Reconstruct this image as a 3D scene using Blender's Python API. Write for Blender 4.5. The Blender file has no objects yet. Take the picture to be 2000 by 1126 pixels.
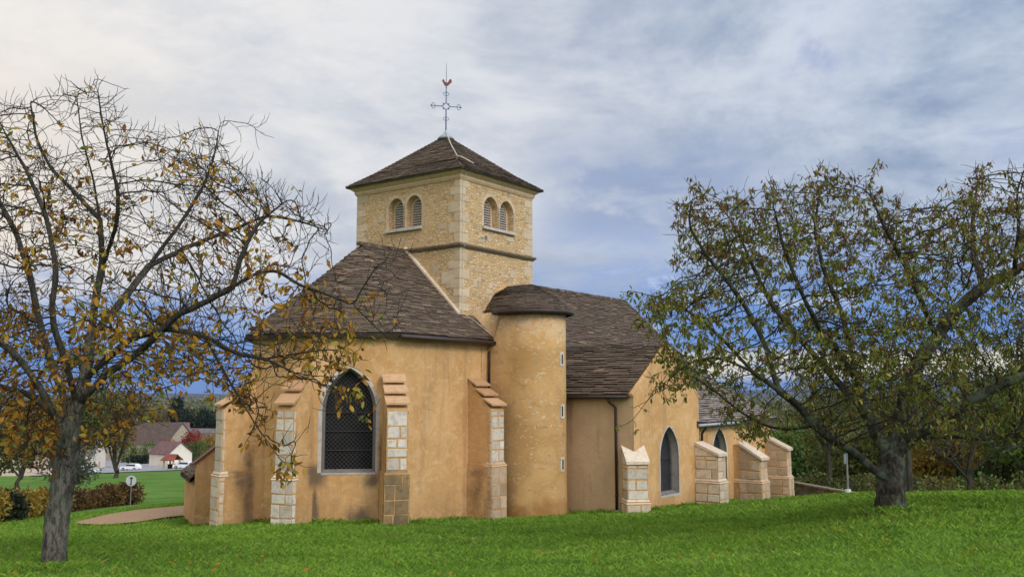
import bpy, math, random
import numpy as np
from mathutils import Vector, geometry
PI = math.pi
random.seed(7); RS = np.random.RandomState(11)
S = bpy.context.scene
# ------------------------------------------------------------------ camera (eye at the origin)
F_PX, PITCH = 1830.7, math.radians(6.387)
cam_d = bpy.data.cameras.new('camera'); cam = bpy.data.objects.new('camera', cam_d)
S.collection.objects.link(cam); S.camera = cam
cam_d.sensor_width = 36; cam_d.lens = 36 * F_PX / 2000
cam_d.clip_start = 0.1; cam_d.clip_end = 60000
cam.location = (0, 0, 0); cam.rotation_euler = (PI/2 + PITCH, 0, 0)
# ------------------------------------------------------------------ node helpers
class NT:
    def __init__(s, tree): s.t = tree; s.n = tree.nodes; s.l = tree.links
    def add(s, typ, ins=None, **kw):
        nd = s.n.new(typ)
        for k, v in kw.items(): setattr(nd, k, v)
        for k, v in (ins or {}).items():
            sk = nd.inputs[k]
            if isinstance(v, bpy.types.NodeSocket): s.l.new(v, sk)
            else: sk.default_value = v
        return nd
    def m(s, op, a, b=None, c=None, clamp=False):
        ins = {0: a}
        if b is not None: ins[1] = b
        if c is not None: ins[2] = c
        nd = s.add('ShaderNodeMath', ins, operation=op); nd.use_clamp = clamp
        return nd.outputs[0]
    def mr(s, v, a, b, c=0., d=1., smooth=True):
        nd = s.add('ShaderNodeMapRange', {0: v, 1: a, 2: b, 3: c, 4: d})
        if smooth: nd.interpolation_type = 'SMOOTHSTEP'
        return nd.outputs[0]
    def mix(s, f, a, b, bt='MIX'):
        nd = s.add('ShaderNodeMix', data_type='RGBA', blend_type=bt)
        for i, v in ((0, f), (6, a), (7, b)):
            if isinstance(v, bpy.types.NodeSocket): s.l.new(v, nd.inputs[i])
            else: nd.inputs[i].default_value = v if i == 0 else (*v[:3], 1)
        return nd.outputs[2]
    def noise(s, vec, scale, detail=4, rough=.55, dist=0.):
        return s.add('ShaderNodeTexNoise', {'Vector': vec, 'Scale': scale, 'Detail': detail, 'Roughness': rough, 'Distortion': dist}).outputs[0]
    def ramp(s, f, stops):
        nd = s.add('ShaderNodeValToRGB', {0: f}); e = nd.color_ramp.elements
        while len(e) < len(stops): e.new(.5)
        for el, (p, c) in zip(e, stops): el.position = p; el.color = (*c, 1)
        return nd.outputs[0]
    def vmul(s, v, xyz): return s.add('ShaderNodeVectorMath', {0: v, 1: xyz}, operation='MULTIPLY').outputs[0]
def C(*rgb): # sRGB 0..255 to linear
    return tuple(((c/255+.055)/1.055)**2.4 if c > 10 else c/255/12.92 for c in rgb)
# ------------------------------------------------------------------ sky
SUN_AZ, SUN_EL = math.radians(138), math.radians(34)      # azimuth clockwise from +Y
world = bpy.data.worlds.new('World'); S.world = world; world.use_nodes = True
w = NT(world.node_tree); w.n.clear()
gen = w.add('ShaderNodeTexCoord').outputs['Generated']
sep = w.add('ShaderNodeSeparateXYZ', {0: gen})
dx, dy, dz = sep.outputs
az = w.m('MULTIPLY', w.m('ARCTAN2', dx, dy), 180/PI)
el = w.m('MULTIPLY', w.m('ARCSINE', dz), 180/PI)
zz = w.m('ADD', w.m('MAXIMUM', dz, 0.0), .16)
cv = w.add('ShaderNodeCombineXYZ', {0: w.m('DIVIDE', dx, zz), 1: w.m('DIVIDE', dy, zz), 2: 0.3}).outputs[0]
n1 = w.noise(cv, .85, 8, .60, .5)
n2 = w.noise(w.vmul(cv, (1, .75, 1)), 2.2, 9, .66, .3)
n4 = w.noise(w.vmul(gen, (1, 1, 2.1)), 3.2, 10, .66, .35)
n3 = w.noise(w.vmul(gen, (1, 1, 2.6)), 9., 7, .6, .3)
cl = w.m('ADD', w.m('MULTIPLY', n1, .28), w.m('ADD', w.m('MULTIPLY', n2, .18), w.m('ADD', w.m('MULTIPLY', n3, .20), w.m('MULTIPLY', n4, .34))))
shade = w.mr(cl, .40, .575)
side = w.mr(az, -30., 30.)                                # left white, right bluish grey
dark = w.mix(side, C(206, 211, 220), C(140, 160, 190))
lite = w.mix(side, C(243, 240, 237), C(205, 215, 230))
cloud = w.mix(shade, dark, lite)
glow = w.m('MULTIPLY', w.mr(az, -12., -34.), w.m('MULTIPLY', w.mr(el, 3., 9.), w.mr(el, 24., 12.)))
cloud = w.mix(w.m('MULTIPLY', w.mr(n4, .53, .66), w.mr(az, 0., 16., 0., .5)), cloud, C(128, 150, 200))
cloud = w.mix(w.m('MULTIPLY', glow, .75), cloud, C(249, 236, 217))
mass = w.m('MULTIPLY', w.m('MULTIPLY', w.mr(az, -1., 5.), w.mr(az, 20., 11.)), w.m('MULTIPLY', w.mr(el, 8., 10.5), w.mr(el, 17., 13.)))
cloud = w.mix(w.m('MULTIPLY', mass, w.mr(n3, .40, .60, .15, .75)), cloud, C(140, 160, 198))
# clear blue below the deck
wob = w.m('MULTIPLY', w.m('SUBTRACT', n3, .5), 9.)
wob2 = w.m('MULTIPLY', w.m('SUBTRACT', n2, .5), 7.)
deck = w.m('ADD', w.m('ADD', w.m('MULTIPLY', side, 3.6), 4.8), w.m('ADD', wob, wob2))
ed = w.m('SUBTRACT', el, deck)
blue = w.ramp(w.mr(el, -1., 14., 0, 1, False), [(0, C(84, 146, 226)), (.16, C(90, 150, 232)), (.5, C(126, 162, 222)), (1, C(170, 188, 226))])
nish = w.add('ShaderNodeTexSky', sky_type='NISHITA')
nish.sun_disc = False; nish.sun_elevation = SUN_EL; nish.sun_rotation = SUN_AZ; nish.altitude = 250
nsky = w.mix(1., nish.outputs[0], (.05, .05, .05), 'MULTIPLY')
blue = w.mix(.12, blue, nsky)
sky = w.mix(w.mr(ed, -2.6, 3.2), blue, cloud)
# bright gap of far white clouds low on the right
sx = w.noise(w.vmul(gen, (1, 1, 7)), 7., 6, .6)
gap = w.m('MULTIPLY', w.m('MULTIPLY', w.mr(el, .5, 1.2), w.mr(el, 2.9, 1.9)), w.mr(az, 5., 11.))
gap = w.m('MULTIPLY', gap, w.mr(sx, .34, .52))
sky = w.mix(gap, sky, C(252, 244, 216))
puff = w.m('MULTIPLY', w.mr(n3, .52, .62), w.m('MULTIPLY', w.mr(el, 2.5, 4.5), w.mr(el, 9.5, 7.)))
puff = w.m('MULTIPLY', puff, w.mr(az, 2., 9.))
sky = w.mix(w.m('MULTIPLY', puff, .8), sky, C(196, 212, 238))
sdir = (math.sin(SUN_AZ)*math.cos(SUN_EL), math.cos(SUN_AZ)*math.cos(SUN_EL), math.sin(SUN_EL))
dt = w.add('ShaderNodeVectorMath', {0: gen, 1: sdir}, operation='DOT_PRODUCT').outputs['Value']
sky_g = w.m('ADD', w.mr(dt, .15, 1., 0., 1.9), 1.)          # added fill: unseen sky behind the camera brightened around the sun
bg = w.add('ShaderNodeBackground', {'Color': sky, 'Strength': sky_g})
w.l.new(bg.outputs[0], w.add('ShaderNodeOutputWorld').inputs[0])
sl = bpy.data.lights.new('sun', 'SUN'); so = bpy.data.objects.new('sun', sl); S.collection.objects.link(so)
sl.energy = 1.7; sl.angle = math.radians(18); sl.color = (1, .93, .82)
sd = Vector((math.sin(SUN_AZ)*math.cos(SUN_EL), math.cos(SUN_AZ)*math.cos(SUN_EL), math.sin(SUN_EL)))
so.rotation_euler = sd.to_track_quat('Z', 'Y').to_euler(); so.location = (20, -20, 30)
S.view_settings.view_transform = 'Standard'; S.view_settings.look = 'None'
S.view_settings.exposure = 0.0; S.view_settings.gamma = 1
# ------------------------------------------------------------------ object helpers
def thing(name, label, cat, loc=(0, 0, 0), rz=0, group=None):
    o = bpy.data.objects.new(name, None); S.collection.objects.link(o)
    o.location = loc; o.rotation_euler = (0, 0, rz); o.empty_display_size = .3
    o['label'] = label; o['category'] = cat
    if group: o['group'] = group
    return o
def tag(o, label, cat, group=None):
    o['label'] = label; o['category'] = cat
    if group: o['group'] = group
    return o
def kind(o, k): o['kind'] = k; return o
class MB:
    def __init__(s): s.v = []; s.f = []; s.c = []; s.tint = (.5, .5, .5)
    def vert(s, p): s.v.append((float(p[0]), float(p[1]), float(p[2]))); return len(s.v)-1
    def face(s, idx, tint=None): s.f.append(tuple(idx)); s.c.append(tint or s.tint)
    def poly(s, pts, tint=None): s.face([s.vert(p) for p in pts], tint)
    def hexa(s, p, tint=None):   # p: 4 bottom ccw, 4 top
        b = [s.vert(q) for q in p]
        for f in ((3, 2, 1, 0), (4, 5, 6, 7), (0, 1, 5, 4), (1, 2, 6, 5), (2, 3, 7, 6), (3, 0, 4, 7)): s.face([b[i] for i in f], tint)
    def box(s, x0, x1, y0, y1, z0, z1, tint=None):
        s.hexa([(x0, y0, z0), (x1, y0, z0), (x1, y1, z0), (x0, y1, z0), (x0, y0, z1), (x1, y0, z1), (x1, y1, z1), (x0, y1, z1)], tint)
    def obox(s, o, d, n, a0, a1, b0, b1, z0, z1, tint=None):  # oriented: o + a*d + b*n
        P = lambda a, b, z: (o[0]+a*d[0]+b*n[0], o[1]+a*d[1]+b*n[1], z)
        s.hexa([P(a0, b0, z0), P(a1, b0, z0), P(a1, b1, z0), P(a0, b1, z0), P(a0, b0, z1), P(a1, b0, z1), P(a1, b1, z1), P(a0, b1, z1)], tint)
    def prism(s, pts, z0, z1, tint=None):
        n = len(pts); b = [s.vert((x, y, z0)) for x, y in pts]; t = [s.vert((x, y, z1)) for x, y in pts]
        for i in range(n): s.face((b[i], b[(i+1) % n], t[(i+1) % n], t[i]), tint)
        s.face(b[::-1], tint); s.face(t, tint)
    def extr(s, pts, vec, tint=None):  # planar 3d polygon extruded by vec
        n = len(pts); a = [s.vert(p) for p in pts]; b = [s.vert((p[0]+vec[0], p[1]+vec[1], p[2]+vec[2])) for p in pts]
        for i in range(n): s.face((a[i], a[(i+1) % n], b[(i+1) % n], b[i]), tint)
        s.face(a[::-1], tint); s.face(b, tint)
    def tube(s, pts, rad, n=6, tint=None, cap=True):
        pts = [Vector(p) for p in pts]; m = len(pts)
        rad = rad if hasattr(rad, '__len__') else [rad]*m
        prev = None; rings = []
        for i, p in enumerate(pts):
            t = (pts[min(i+1, m-1)]-pts[max(i-1, 0)]).normalized()
            if prev is None:
                a = t.cross(Vector((0, 0, 1)))
                if a.length < .1: a = t.cross(Vector((1, 0, 0)))
            else: a = prev - t*prev.dot(t)
            a.normalize(); prev = a; b = t.cross(a)
            rings.append([s.vert(p+(a*math.cos(2*PI*k/n)+b*math.sin(2*PI*k/n))*rad[i]) for k in range(n)])
        for r0, r1 in zip(rings, rings[1:]):
            for k in range(n): s.face((r0[k], r0[(k+1) % n], r1[(k+1) % n], r1[k]), tint)
        if cap: s.face(rings[0][::-1], tint); s.face(rings[-1], tint)
    def build(s, name, mat, parent=None, smooth=False):
        me = bpy.data.meshes.new(name); me.from_pydata(s.v, [], s.f)
        at = me.color_attributes.new('tint', 'FLOAT_COLOR', 'CORNER')
        if s.f:
            ln = np.array([len(f) for f in s.f]); cc = np.array(s.c, dtype=np.float32)
            buf = np.ones((ln.sum(), 4), np.float32); buf[:, :3] = np.repeat(cc, ln, axis=0)
            at.data.foreach_set('color', buf.ravel())
        if smooth: me.polygons.foreach_set('use_smooth', [True]*len(me.polygons))
        me.update(); me.materials.append(mat)
        o = bpy.data.objects.new(name, me); S.collection.objects.link(o)
        if parent: o.parent = parent
        return o
def np_mesh(name, V, Fq, tint, mat, parent=None, smooth=False):
    """V (n,3), Fq (m,k) faces of k corners each, tint (m,3)"""
    me = bpy.data.meshes.new(name); m, k = Fq.shape
    me.vertices.add(len(V)); me.vertices.foreach_set('co', np.asarray(V, np.float32).ravel())
    me.loops.add(m*k); me.loops.foreach_set('vertex_index', Fq.astype(np.int32).ravel())
    me.polygons.add(m); me.polygons.foreach_set('loop_start', (np.arange(m)*k).astype(np.int32))
    me.update(calc_edges=True)
    at = me.color_attributes.new('tint', 'FLOAT_COLOR', 'CORNER')
    buf = np.ones((m*k, 4), np.float32); buf[:, :3] = np.repeat(tint, k, axis=0); at.data.foreach_set('color', buf.ravel())
    if smooth: me.polygons.foreach_set('use_smooth', [True]*m)
    me.materials.append(mat); me.validate()
    o = bpy.data.objects.new(name, me); S.collection.objects.link(o)
    if parent: o.parent = parent
    return o
def rnd(): return (random.random(), random.random(), random.random())
# ------------------------------------------------------------------ materials
def mat(name, fn, rough=.9, spec=.25, bump=None):
    m = bpy.data.materials.new(name); m.use_nodes = True; t = NT(m.node_tree); t.n.clear()
    co = t.add('ShaderNodeTexCoord').outputs['Object']; ti = t.add('ShaderNodeAttribute', attribute_name='tint').outputs['Color']
    ts = t.add('ShaderNodeSeparateColor', {0: ti})
    r = fn(t, co, ts.outputs); col, h = r if isinstance(r, tuple) and not isinstance(r[0], float) else (r, None)
    b = t.add('ShaderNodeBsdfPrincipled', {'Roughness': rough, 'Specular IOR Level': spec})
    if isinstance(col, bpy.types.NodeSocket): t.l.new(col, b.inputs['Base Color'])
    else: b.inputs['Base Color'].default_value = (*col, 1)
    if h is not None:
        bp = t.add('ShaderNodeBump', {'Height': h, 'Strength': 1., 'Distance': bump or .01}); t.l.new(bp.outputs[0], b.inputs['Normal'])
    t.l.new(b.outputs[0], t.add('ShaderNodeOutputMaterial').inputs[0])
    return m
# local church coordinates: x = along the nave, y = -v (north positive), z up (eye = 0)
TH = math.radians(36.463); OX, OY = -4.099, 35.8
ZG = -4.4
def L(X, Y):
    a, b = X-OX, Y-OY
    return (a*math.sin(TH)+b*math.cos(TH), -(a*math.cos(TH)-b*math.sin(TH)))
STAINS = [((-6.10, -1.40, -2.6), (.28, .28, 1.7)), ((-5.85, -1.55, -2.6), (.55, .5, .55)), ((-5.8, -1.6, -3.6), (.16, .2, 1.2)),
          ((-4.33, -3.08, -2.6), (.11, .11, 1.6)), ((-4.80, -2.6, -3.95), (.55, .5, .42)), ((-4.5, -2.9, -2.75), (.35, .3, .28)),
          ((-6.18, 1.30, -3.2), (.22, .3, 1.35)), ((-6.4, 1.6, -2.66), (.6, .6, .22)), ((-6.3, 1.5, -3.0), (.5, .5, .5)),
          ((-.10, -3.8, -2.75), (.4, .5, .42)), ((-.2, -3.8, -3.4), (.25, .4, .9)), ((3.2, -5.3, -3.0), (.2, .5, .5)), ((-5.1, -2.3, -4.2), (.9, .9, .25))]
def stain_mask(t, co):
    tot = None
    nz = t.noise(co, 2.2, 6, .7)
    for c, r in STAINS:
        q = t.add('ShaderNodeVectorMath', {0: co, 1: c}, operation='SUBTRACT').outputs[0]
        q = t.add('ShaderNodeVectorMath', {0: q, 1: r}, operation='DIVIDE').outputs[0]
        d = t.add('ShaderNodeVectorMath', {0: q}, operation='LENGTH').outputs['Value']
        k = t.mr(t.m('ADD', d, t.m('MULTIPLY', t.m('SUBTRACT', nz, .5), 1.6)), 1.25, .25)
        tot = k if tot is None else t.m('MAXIMUM', tot, k)
    return tot
PL_A, PL_B, PL_C = (.60, .35, .15), (.50, .275, .105), (.67, .43, .205)
def f_plaster(t, co, ti):
    a = t.noise(co, .7, 6, .6, .4); b = t.noise(co, 5., 5, .6); c = t.noise(co, 30., 4, .6)
    col = t.mix(t.mr(a, .32, .68), PL_B, PL_A); col = t.mix(t.m('MULTIPLY', t.mr(b, .48, .72), .55), col, PL_C)
    st = t.noise(t.vmul(co, (1.6, 1.6, .16)), 1.6, 5, .6)
    col = t.mix(t.m('MULTIPLY', t.mr(st, .50, .66), .45), col, (.33, .20, .10))
    fine = t.noise(co, 14., 6, .7); col = t.mix(t.m('MULTIPLY', t.mr(fine, .5, .75), .28), col, (.36, .215, .10))
    patch = t.noise(t.vmul(co, (1, 1, 1.4)), 1.15, 3, .45, 1.2); col = t.mix(t.m('MULTIPLY', t.mr(patch, .56, .58), .22), col, (.70, .47, .25))
    zs = t.add('ShaderNodeSeparateXYZ', {0: co}).outputs[2]
    low = t.m('MULTIPLY', t.mr(t.m('ADD', zs, t.m('MULTIPLY', a, 2.2)), -1.9, -3.5), t.mr(b, .40, .58))
    col = t.mix(t.m('MULTIPLY', low, .55), col, (.27, .16, .075))
    spots = t.mr(t.noise(co, 3.1, 3, .5), .66, .72)
    col = t.mix(t.m('MULTIPLY', spots, .5), col, (.62, .46, .26))
    col = t.mix(t.m('MULTIPLY', stain_mask(t, co), .80), col, (.095, .075, .058))
    h = t.m('ADD', t.m('MULTIPLY', b, .6), t.m('ADD', t.m('MULTIPLY', c, .2), t.m('MULTIPLY', fine, .35)))
    return col, h
def f_plaster_shaded(t, co, ti):     # chapel's east wall, its shade put into a greyer plaster colour
    a = t.noise(co, .8, 6, .6, .4); b = t.noise(co, 5., 5, .6)
    col = t.mix(t.mr(a, .3, .7), (.44, .29, .165), (.52, .355, .20))
    st = t.noise(t.vmul(co, (1.6, 1.6, .16)), 2., 5, .6)
    col = t.mix(t.m('MULTIPLY', t.mr(st, .5, .68), .5), col, (.24, .15, .09))
    col = t.mix(t.m('MULTIPLY', t.mr(b, .5, .7), .3), col, (.50, .33, .18))
    return col, b
def f_turret(t, co, ti):
    a = t.noise(co, .9, 6, .6, .5); b = t.noise(co, 5., 5, .6)
    col = t.mix(t.mr(a, .32, .66), (.44, .245, .09), (.55, .33, .135))
    q = t.add('ShaderNodeVectorMath', {0: t.vmul(co, (1, 1, 2.0)), 1: t.add('ShaderNodeTexNoise', {'Vector': co, 'Scale': 3., 'Detail': 3.}).outputs[1]}, operation='ADD').outputs[0]
    vo = t.add('ShaderNodeTexVoronoi', {'Vector': q, 'Scale': 4.4}, feature='F1'); cs = t.add('ShaderNodeSeparateColor', {0: vo.outputs['Color']})
    zs = t.add('ShaderNodeSeparateXYZ', {0: co}).outputs[2]
    on = t.mr(cs.outputs[0], .1, .85, 0.20, .46)
    st = t.m('MULTIPLY', t.m('LESS_THAN', t.m('ADD', vo.outputs['Distance'], t.m('MULTIPLY', b, .12)), t.m('ADD', on, .06)), t.m('GREATER_THAN', cs.outputs[1], .05))
    sc = t.mix(cs.outputs[2], (.38, .24, .115), (.62, .44, .245))
    col = t.mix(t.m('MULTIPLY', st, .85), col, sc)
    low_tone = t.m('MULTIPLY', t.mr(t.m('ADD', zs, t.m('MULTIPLY', a, 2.)), -2.4, -3.4), .75)
    col = t.mix(low_tone, col, (.30, .135, .038))  # browner and darker towards the bottom
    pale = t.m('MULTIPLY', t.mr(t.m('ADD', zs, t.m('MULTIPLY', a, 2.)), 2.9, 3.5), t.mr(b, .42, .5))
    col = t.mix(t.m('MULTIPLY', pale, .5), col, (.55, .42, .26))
    return col, t.m('ADD', t.m('MULTIPLY', b, .5), t.m('MULTIPLY', st, .5))
def f_rubble(t, co, ti):
    wn = t.add('ShaderNodeTexNoise', {'Vector': co, 'Scale': 4., 'Detail': 3.}).outputs[1]
    wv = t.add('ShaderNodeVectorMath', {0: wn, 3: .16}, operation='SCALE').outputs[0]
    q = t.add('ShaderNodeVectorMath', {0: t.vmul(co, (1, 1, 1.75)), 1: wv}, operation='ADD').outputs[0]
    ca = t.add('ShaderNodeTexVoronoi', {'Vector': q, 'Scale': 5.6, 'Randomness': .9}, feature='F1', distance='CHEBYCHEV')
    ed = t.add('ShaderNodeTexVoronoi', {'Vector': q, 'Scale': 5.6, 'Randomness': .9}, feature='DISTANCE_TO_EDGE').outputs['Distance']
    cs = t.add('ShaderNodeSeparateColor', {0: t.add('ShaderNodeTexVoronoi', {'Vector': q, 'Scale': 5.6, 'Randomness': .9}, feature='F1').outputs['Color']})
    b = t.noise(co, 9., 5, .65); big = t.noise(co, .9, 4, .5)
    stone = t.ramp(cs.outputs[0], [(0, (.34, .255, .17)), (.2, (.56, .385, .205)), (.55, (.64, .455, .25)), (.8, (.54, .35, .165)), (1, (.68, .535, .37))])
    stone = t.mix(t.m('MULTIPLY', t.mr(b, .4, .7), .35), stone, (.33, .25, .16))
    mort = t.mix(big, (.50, .305, .125), (.62, .395, .175))
    e = t.m('ADD', ed, t.m('MULTIPLY', t.m('SUBTRACT', b, .5), .10))
    mk = t.mr(e, .05, .13)
    return t.mix(mk, mort, stone), t.m('ADD', t.m('MULTIPLY', mk, .7), t.m('MULTIPLY', b, .5))
def f_block(base, base2, dirt):
    def f(t, co, ti):
        b = t.noise(co, 7., 6, .65); c = t.noise(co, 1.6, 4, .6)
        col = t.mix(ti[0], base, base2)
        col = t.mix(t.m('MULTIPLY', t.mr(b, .45, .7), .5), col, dirt)
        col = t.mix(t.m('MULTIPLY', t.mr(c, .52, .7), .35), col, dirt)
        return col, b
    return f
def f_mossy(t, co, ti):
    b = t.noise(co, 6., 6, .65); c = t.noise(co, 2.4, 4, .6)
    col = t.mix(ti[0], (.20, .135, .07), (.30, .195, .10))
    col = t.mix(t.m('MULTIPLY', t.mr(b, .5, .65), .6), col, (.09, .10, .035))
    return t.mix(t.m('MULTIPLY', t.mr(c, .5, .65), .6), col, (.13, .10, .06)), b
def f_tile(t, co, ti):
    col = t.ramp(ti[0], [(0, (.016, .012, .009)), (.3, (.072, .049, .032)), (.62, (.122, .084, .056)), (.88, (.19, .15, .115)), (1, (.25, .15, .08))])
    b = t.noise(co, 9., 5, .65); a = t.noise(co, .8, 4, .6)
    col = t.mix(t.m('MULTIPLY', t.mr(b, .5, .7), .35), col, (.18, .122, .08))
    col = t.mix(t.m('MULTIPLY', t.mr(t.noise(co, 2.3, 5, .7), .52, .68), .45), col, (.17, .105, .06))
    col = t.mix(t.m('MULTIPLY', t.mr(b, .46, .32), .6), col, (.03, .026, .022))
    col = t.mix(t.m('MULTIPLY', t.mr(a, .52, .7), .4), col, (.06, .062, .035))
    return col, b
def f_tile_pale(t, co, ti):
    col = t.ramp(ti[0], [(0, (.03, .024, .02)), (.3, (.16, .128, .105)), (.7, (.26, .21, .18)), (1, (.34, .28, .24))])
    b = t.noise(co, 9., 5, .65)
    return t.mix(t.m('MULTIPLY', t.mr(b, .46, .32), .6), col, (.04, .034, .03)), b
def f_cope(t, co, ti):
    b = t.noise(co, 6., 6, .65)
    col = t.mix(ti[0], (.42, .235, .115), (.56, .35, .19))
    return t.mix(t.m('MULTIPLY', t.mr(b, .5, .68), .5), col, (.22, .13, .085)), b
def f_lattice(t, co, ti):
    s = t.add('ShaderNodeSeparateXYZ', {0: t.add('ShaderNodeUVMap').outputs[0]})
    a = t.m('PINGPONG', t.m('ADD', s.outputs[0], s.outputs[1]), .07); b = t.m('PINGPONG', t.m('SUBTRACT', s.outputs[0], s.outputs[1]), .07)
    k = t.m('LESS_THAN', t.m('MINIMUM', a, b), .013)
    n = t.noise(co, 1.4, 4, .6)
    g = t.mix(t.mr(n, .35, .7), (.004, .004, .005), (.012, .012, .013))
    return t.mix(k, g, (.045, .041, .037))
def f_lead(t, co, ti):
    s = t.add('ShaderNodeSeparateXYZ', {0: t.add('ShaderNodeUVMap').outputs[0]})
    a = t.m('PINGPONG', s.outputs[0], .12); b = t.m('PINGPONG', s.outputs[1], .16)
    k = t.m('LESS_THAN', t.m('MINIMUM', a, b), .012)
    n = t.noise(t.vmul(co, (3, 3, 2)), 1.6, 4, .6)
    g = t.ramp(n, [(.3, (.008, .010, .013)), (.5, (.028, .031, .036)), (.62, (.016, .016, .017)), (.75, (.07, .065, .06))])
    return t.mix(k, g, (.02, .02, .02))
def flat(c, amt=.25, sc=6.):
    def f(t, co, ti):
        b = t.noise(co, sc, 5, .6)
        return t.mix(t.m('MULTIPLY', t.mr(b, .3, .7), amt), c, tuple(x*.45 for x in c)), b
    return f
M = {}
M['plaster'] = mat('ochre_plaster', f_plaster, .92, .15, .035)
M['plaster_shaded'] = mat('shaded_plaster', f_plaster_shaded, .92, .15, .02)
M['turret'] = mat('turret_plaster', f_turret, .92, .15, .03)
M['rubble'] = mat('rubble_stone', f_rubble, .92, .15, .035)
M['quoin'] = mat('dressed_stone', f_block((.46, .34, .205), (.60, .465, .305), (.34, .255, .165)), .9, .15, .01)
M['white'] = mat('limestone', f_block((.48, .41, .32), (.70, .63, .53), (.28, .21, .14)), .9, .15, .012)
M['warm'] = mat('warm_stone', f_block((.50, .39, .27), (.68, .57, .43), (.36, .26, .17)), .9, .15, .012)
M['brown'] = mat('brown_stone', f_block((.36, .25, .155), (.54, .40, .27), (.24, .16, .10)), .9, .15, .012)
M['mossy'] = mat('mossy_stone', f_mossy, .92, .1, .012)
M['mortar'] = mat('mortar', flat((.40, .27, .15)), .95, .1, .01)
M['tile'] = mat('stone_tile', f_tile, .85, .25, .01)
M['tile_pale'] = mat('pale_stone_tile', f_tile_pale, .85, .25, .01)
M['cope'] = mat('coping_stone', f_cope, .9, .15, .01)
M['metal'] = mat('brown_gutter', flat((.040, .022, .018), .4), .5, .4, .002)
M['post'] = mat('grey_post', flat((.20, .21, .22), .3), .6, .3, .002)
M['wallstone'] = mat('dry_wall_stone', f_block((.13, .095, .065), (.25, .19, .135), (.07, .055, .035)), .95, .1, .02)
M['zinc'] = mat('zinc', flat((.34, .37, .40), .3), .5, .5, .002)
M['iron'] = mat('blue_iron', flat((.085, .13, .20), .4, 20), .5, .4, .002)
M['rust'] = mat('rust_copper', flat((.16, .045, .028), .5, 20), .6, .4, .002)
M['wood'] = mat('louver_wood', flat((.50, .42, .34), .5, 14), .85, .2, .004)
M['dark'] = mat('dark_void', lambda t, co, ti: (t.mix(0., (.008, .008, .008), (.008, .008, .008)), None), .9, .1)
M['lattice'] = mat('lattice_glass', lambda t, co, ti: (f_lattice(t, co, ti), None), .7, .12)
M['lead'] = mat('leaded_glass', lambda t, co, ti: (f_lead(t, co, ti), None), .3, .5)
M['surround'] = mat('weathered_surround', f_block((.40, .355, .30), (.58, .52, .45), (.26, .21, .17)), .9, .15, .012)
M['reveal'] = mat('grey_stone', f_block((.17, .15, .13), (.23, .205, .18), (.08, .073, .066)), .9, .15, .01)
# ------------------------------------------------------------------ church
base_loc = (OX, OY, ZG)
church = thing('church', 'ochre rendered stone church with square bell tower and brown stone-tiled roofs', 'church', base_loc, PI/2 - TH)
def part(mb, name, m, parent=None, smooth=False):
    mb.v = [(x, y, z-ZG) for x, y, z in mb.v] if not getattr(mb, 'shifted', False) else mb.v
    mb.shifted = True
    return mb.build(name, M[m] if isinstance(m, str) else m, parent or church, smooth)
def shift_mats():
    # object coordinates of the parts are measured from the base: move textures that use eye-height z
    for k in ('plaster', 'turret'):
        t = M[k].node_tree
        tc = [n for n in t.nodes if n.type == 'TEX_COORD'][0]
        ad = t.nodes.new('ShaderNodeVectorMath'); ad.operation = 'ADD'; ad.inputs[1].default_value = (0, 0, ZG)
        tos = [l.to_socket for l in t.links if l.from_node == tc]
        for s_ in tos: t.links.new(ad.outputs[0], s_)
        t.links.new(tc.outputs['Object'], ad.inputs[0])
shift_mats()
def gothic(cx, z0, zt, wd, h, n=9):
    R = (wd*wd/4+h*h)/wd; zs = zt-h; cxr = cx+wd/2-R; a1 = math.acos(max(-1, min(1, (R-wd/2)/R)))
    r = [(cxr+R*math.cos(a1*i/n), zs+R*math.sin(a1*i/n)) for i in range(n+1)]; r[-1] = (cx, zt)
    l = [(2*cx-x, z) for x, z in r[:-1]][::-1]
    return [(cx-wd/2, z0), (cx+wd/2, z0)] + r + l
def sector(A, B):
    dx_, dy_ = B[0]-A[0], B[1]-A[1]; ln = math.hypot(dx_, dy_); d = (dx_/ln, dy_/ln)
    return ln, d, (d[1], -d[0])     # outward normal on the right of A->B
def panel(mb, A, d, n, outline, holes=(), depth=.35, splay=.0):
    P = lambda s_, z, b=0.: (A[0]+s_*d[0]+b*n[0], A[1]+s_*d[1]+b*n[1], z)
    loops = [[Vector((s_, z, 0)) for s_, z in outline]] + [[Vector((s_, z, 0)) for s_, z in h] for h in holes]
    flatp = [v for lp in loops for v in lp]; tri = geometry.tessellate_polygon(loops)
    idx = [mb.vert(P(v.x, v.y)) for v in flatp]
    for t_ in tri:
        a, b, c = (flatp[i] for i in t_)
        t_ = t_ if (b-a).cross(c-a).z > 0 else t_[::-1]
        mb.face([idx[i] for i in t_])
    for h in holes:
        cx = sum(p[0] for p in h)/len(h); cz = sum(p[1] for p in h)/len(h)
        inn = [(cx+(s_-cx)*(1-splay), cz+(z-cz)*(1-splay)) for s_, z in h]
        for i in range(len(h)):
            j = (i+1) % len(h)
            mb.poly([P(*h[j]), P(*h[i]), P(*inn[i], -depth), P(*inn[j], -depth)])
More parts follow.
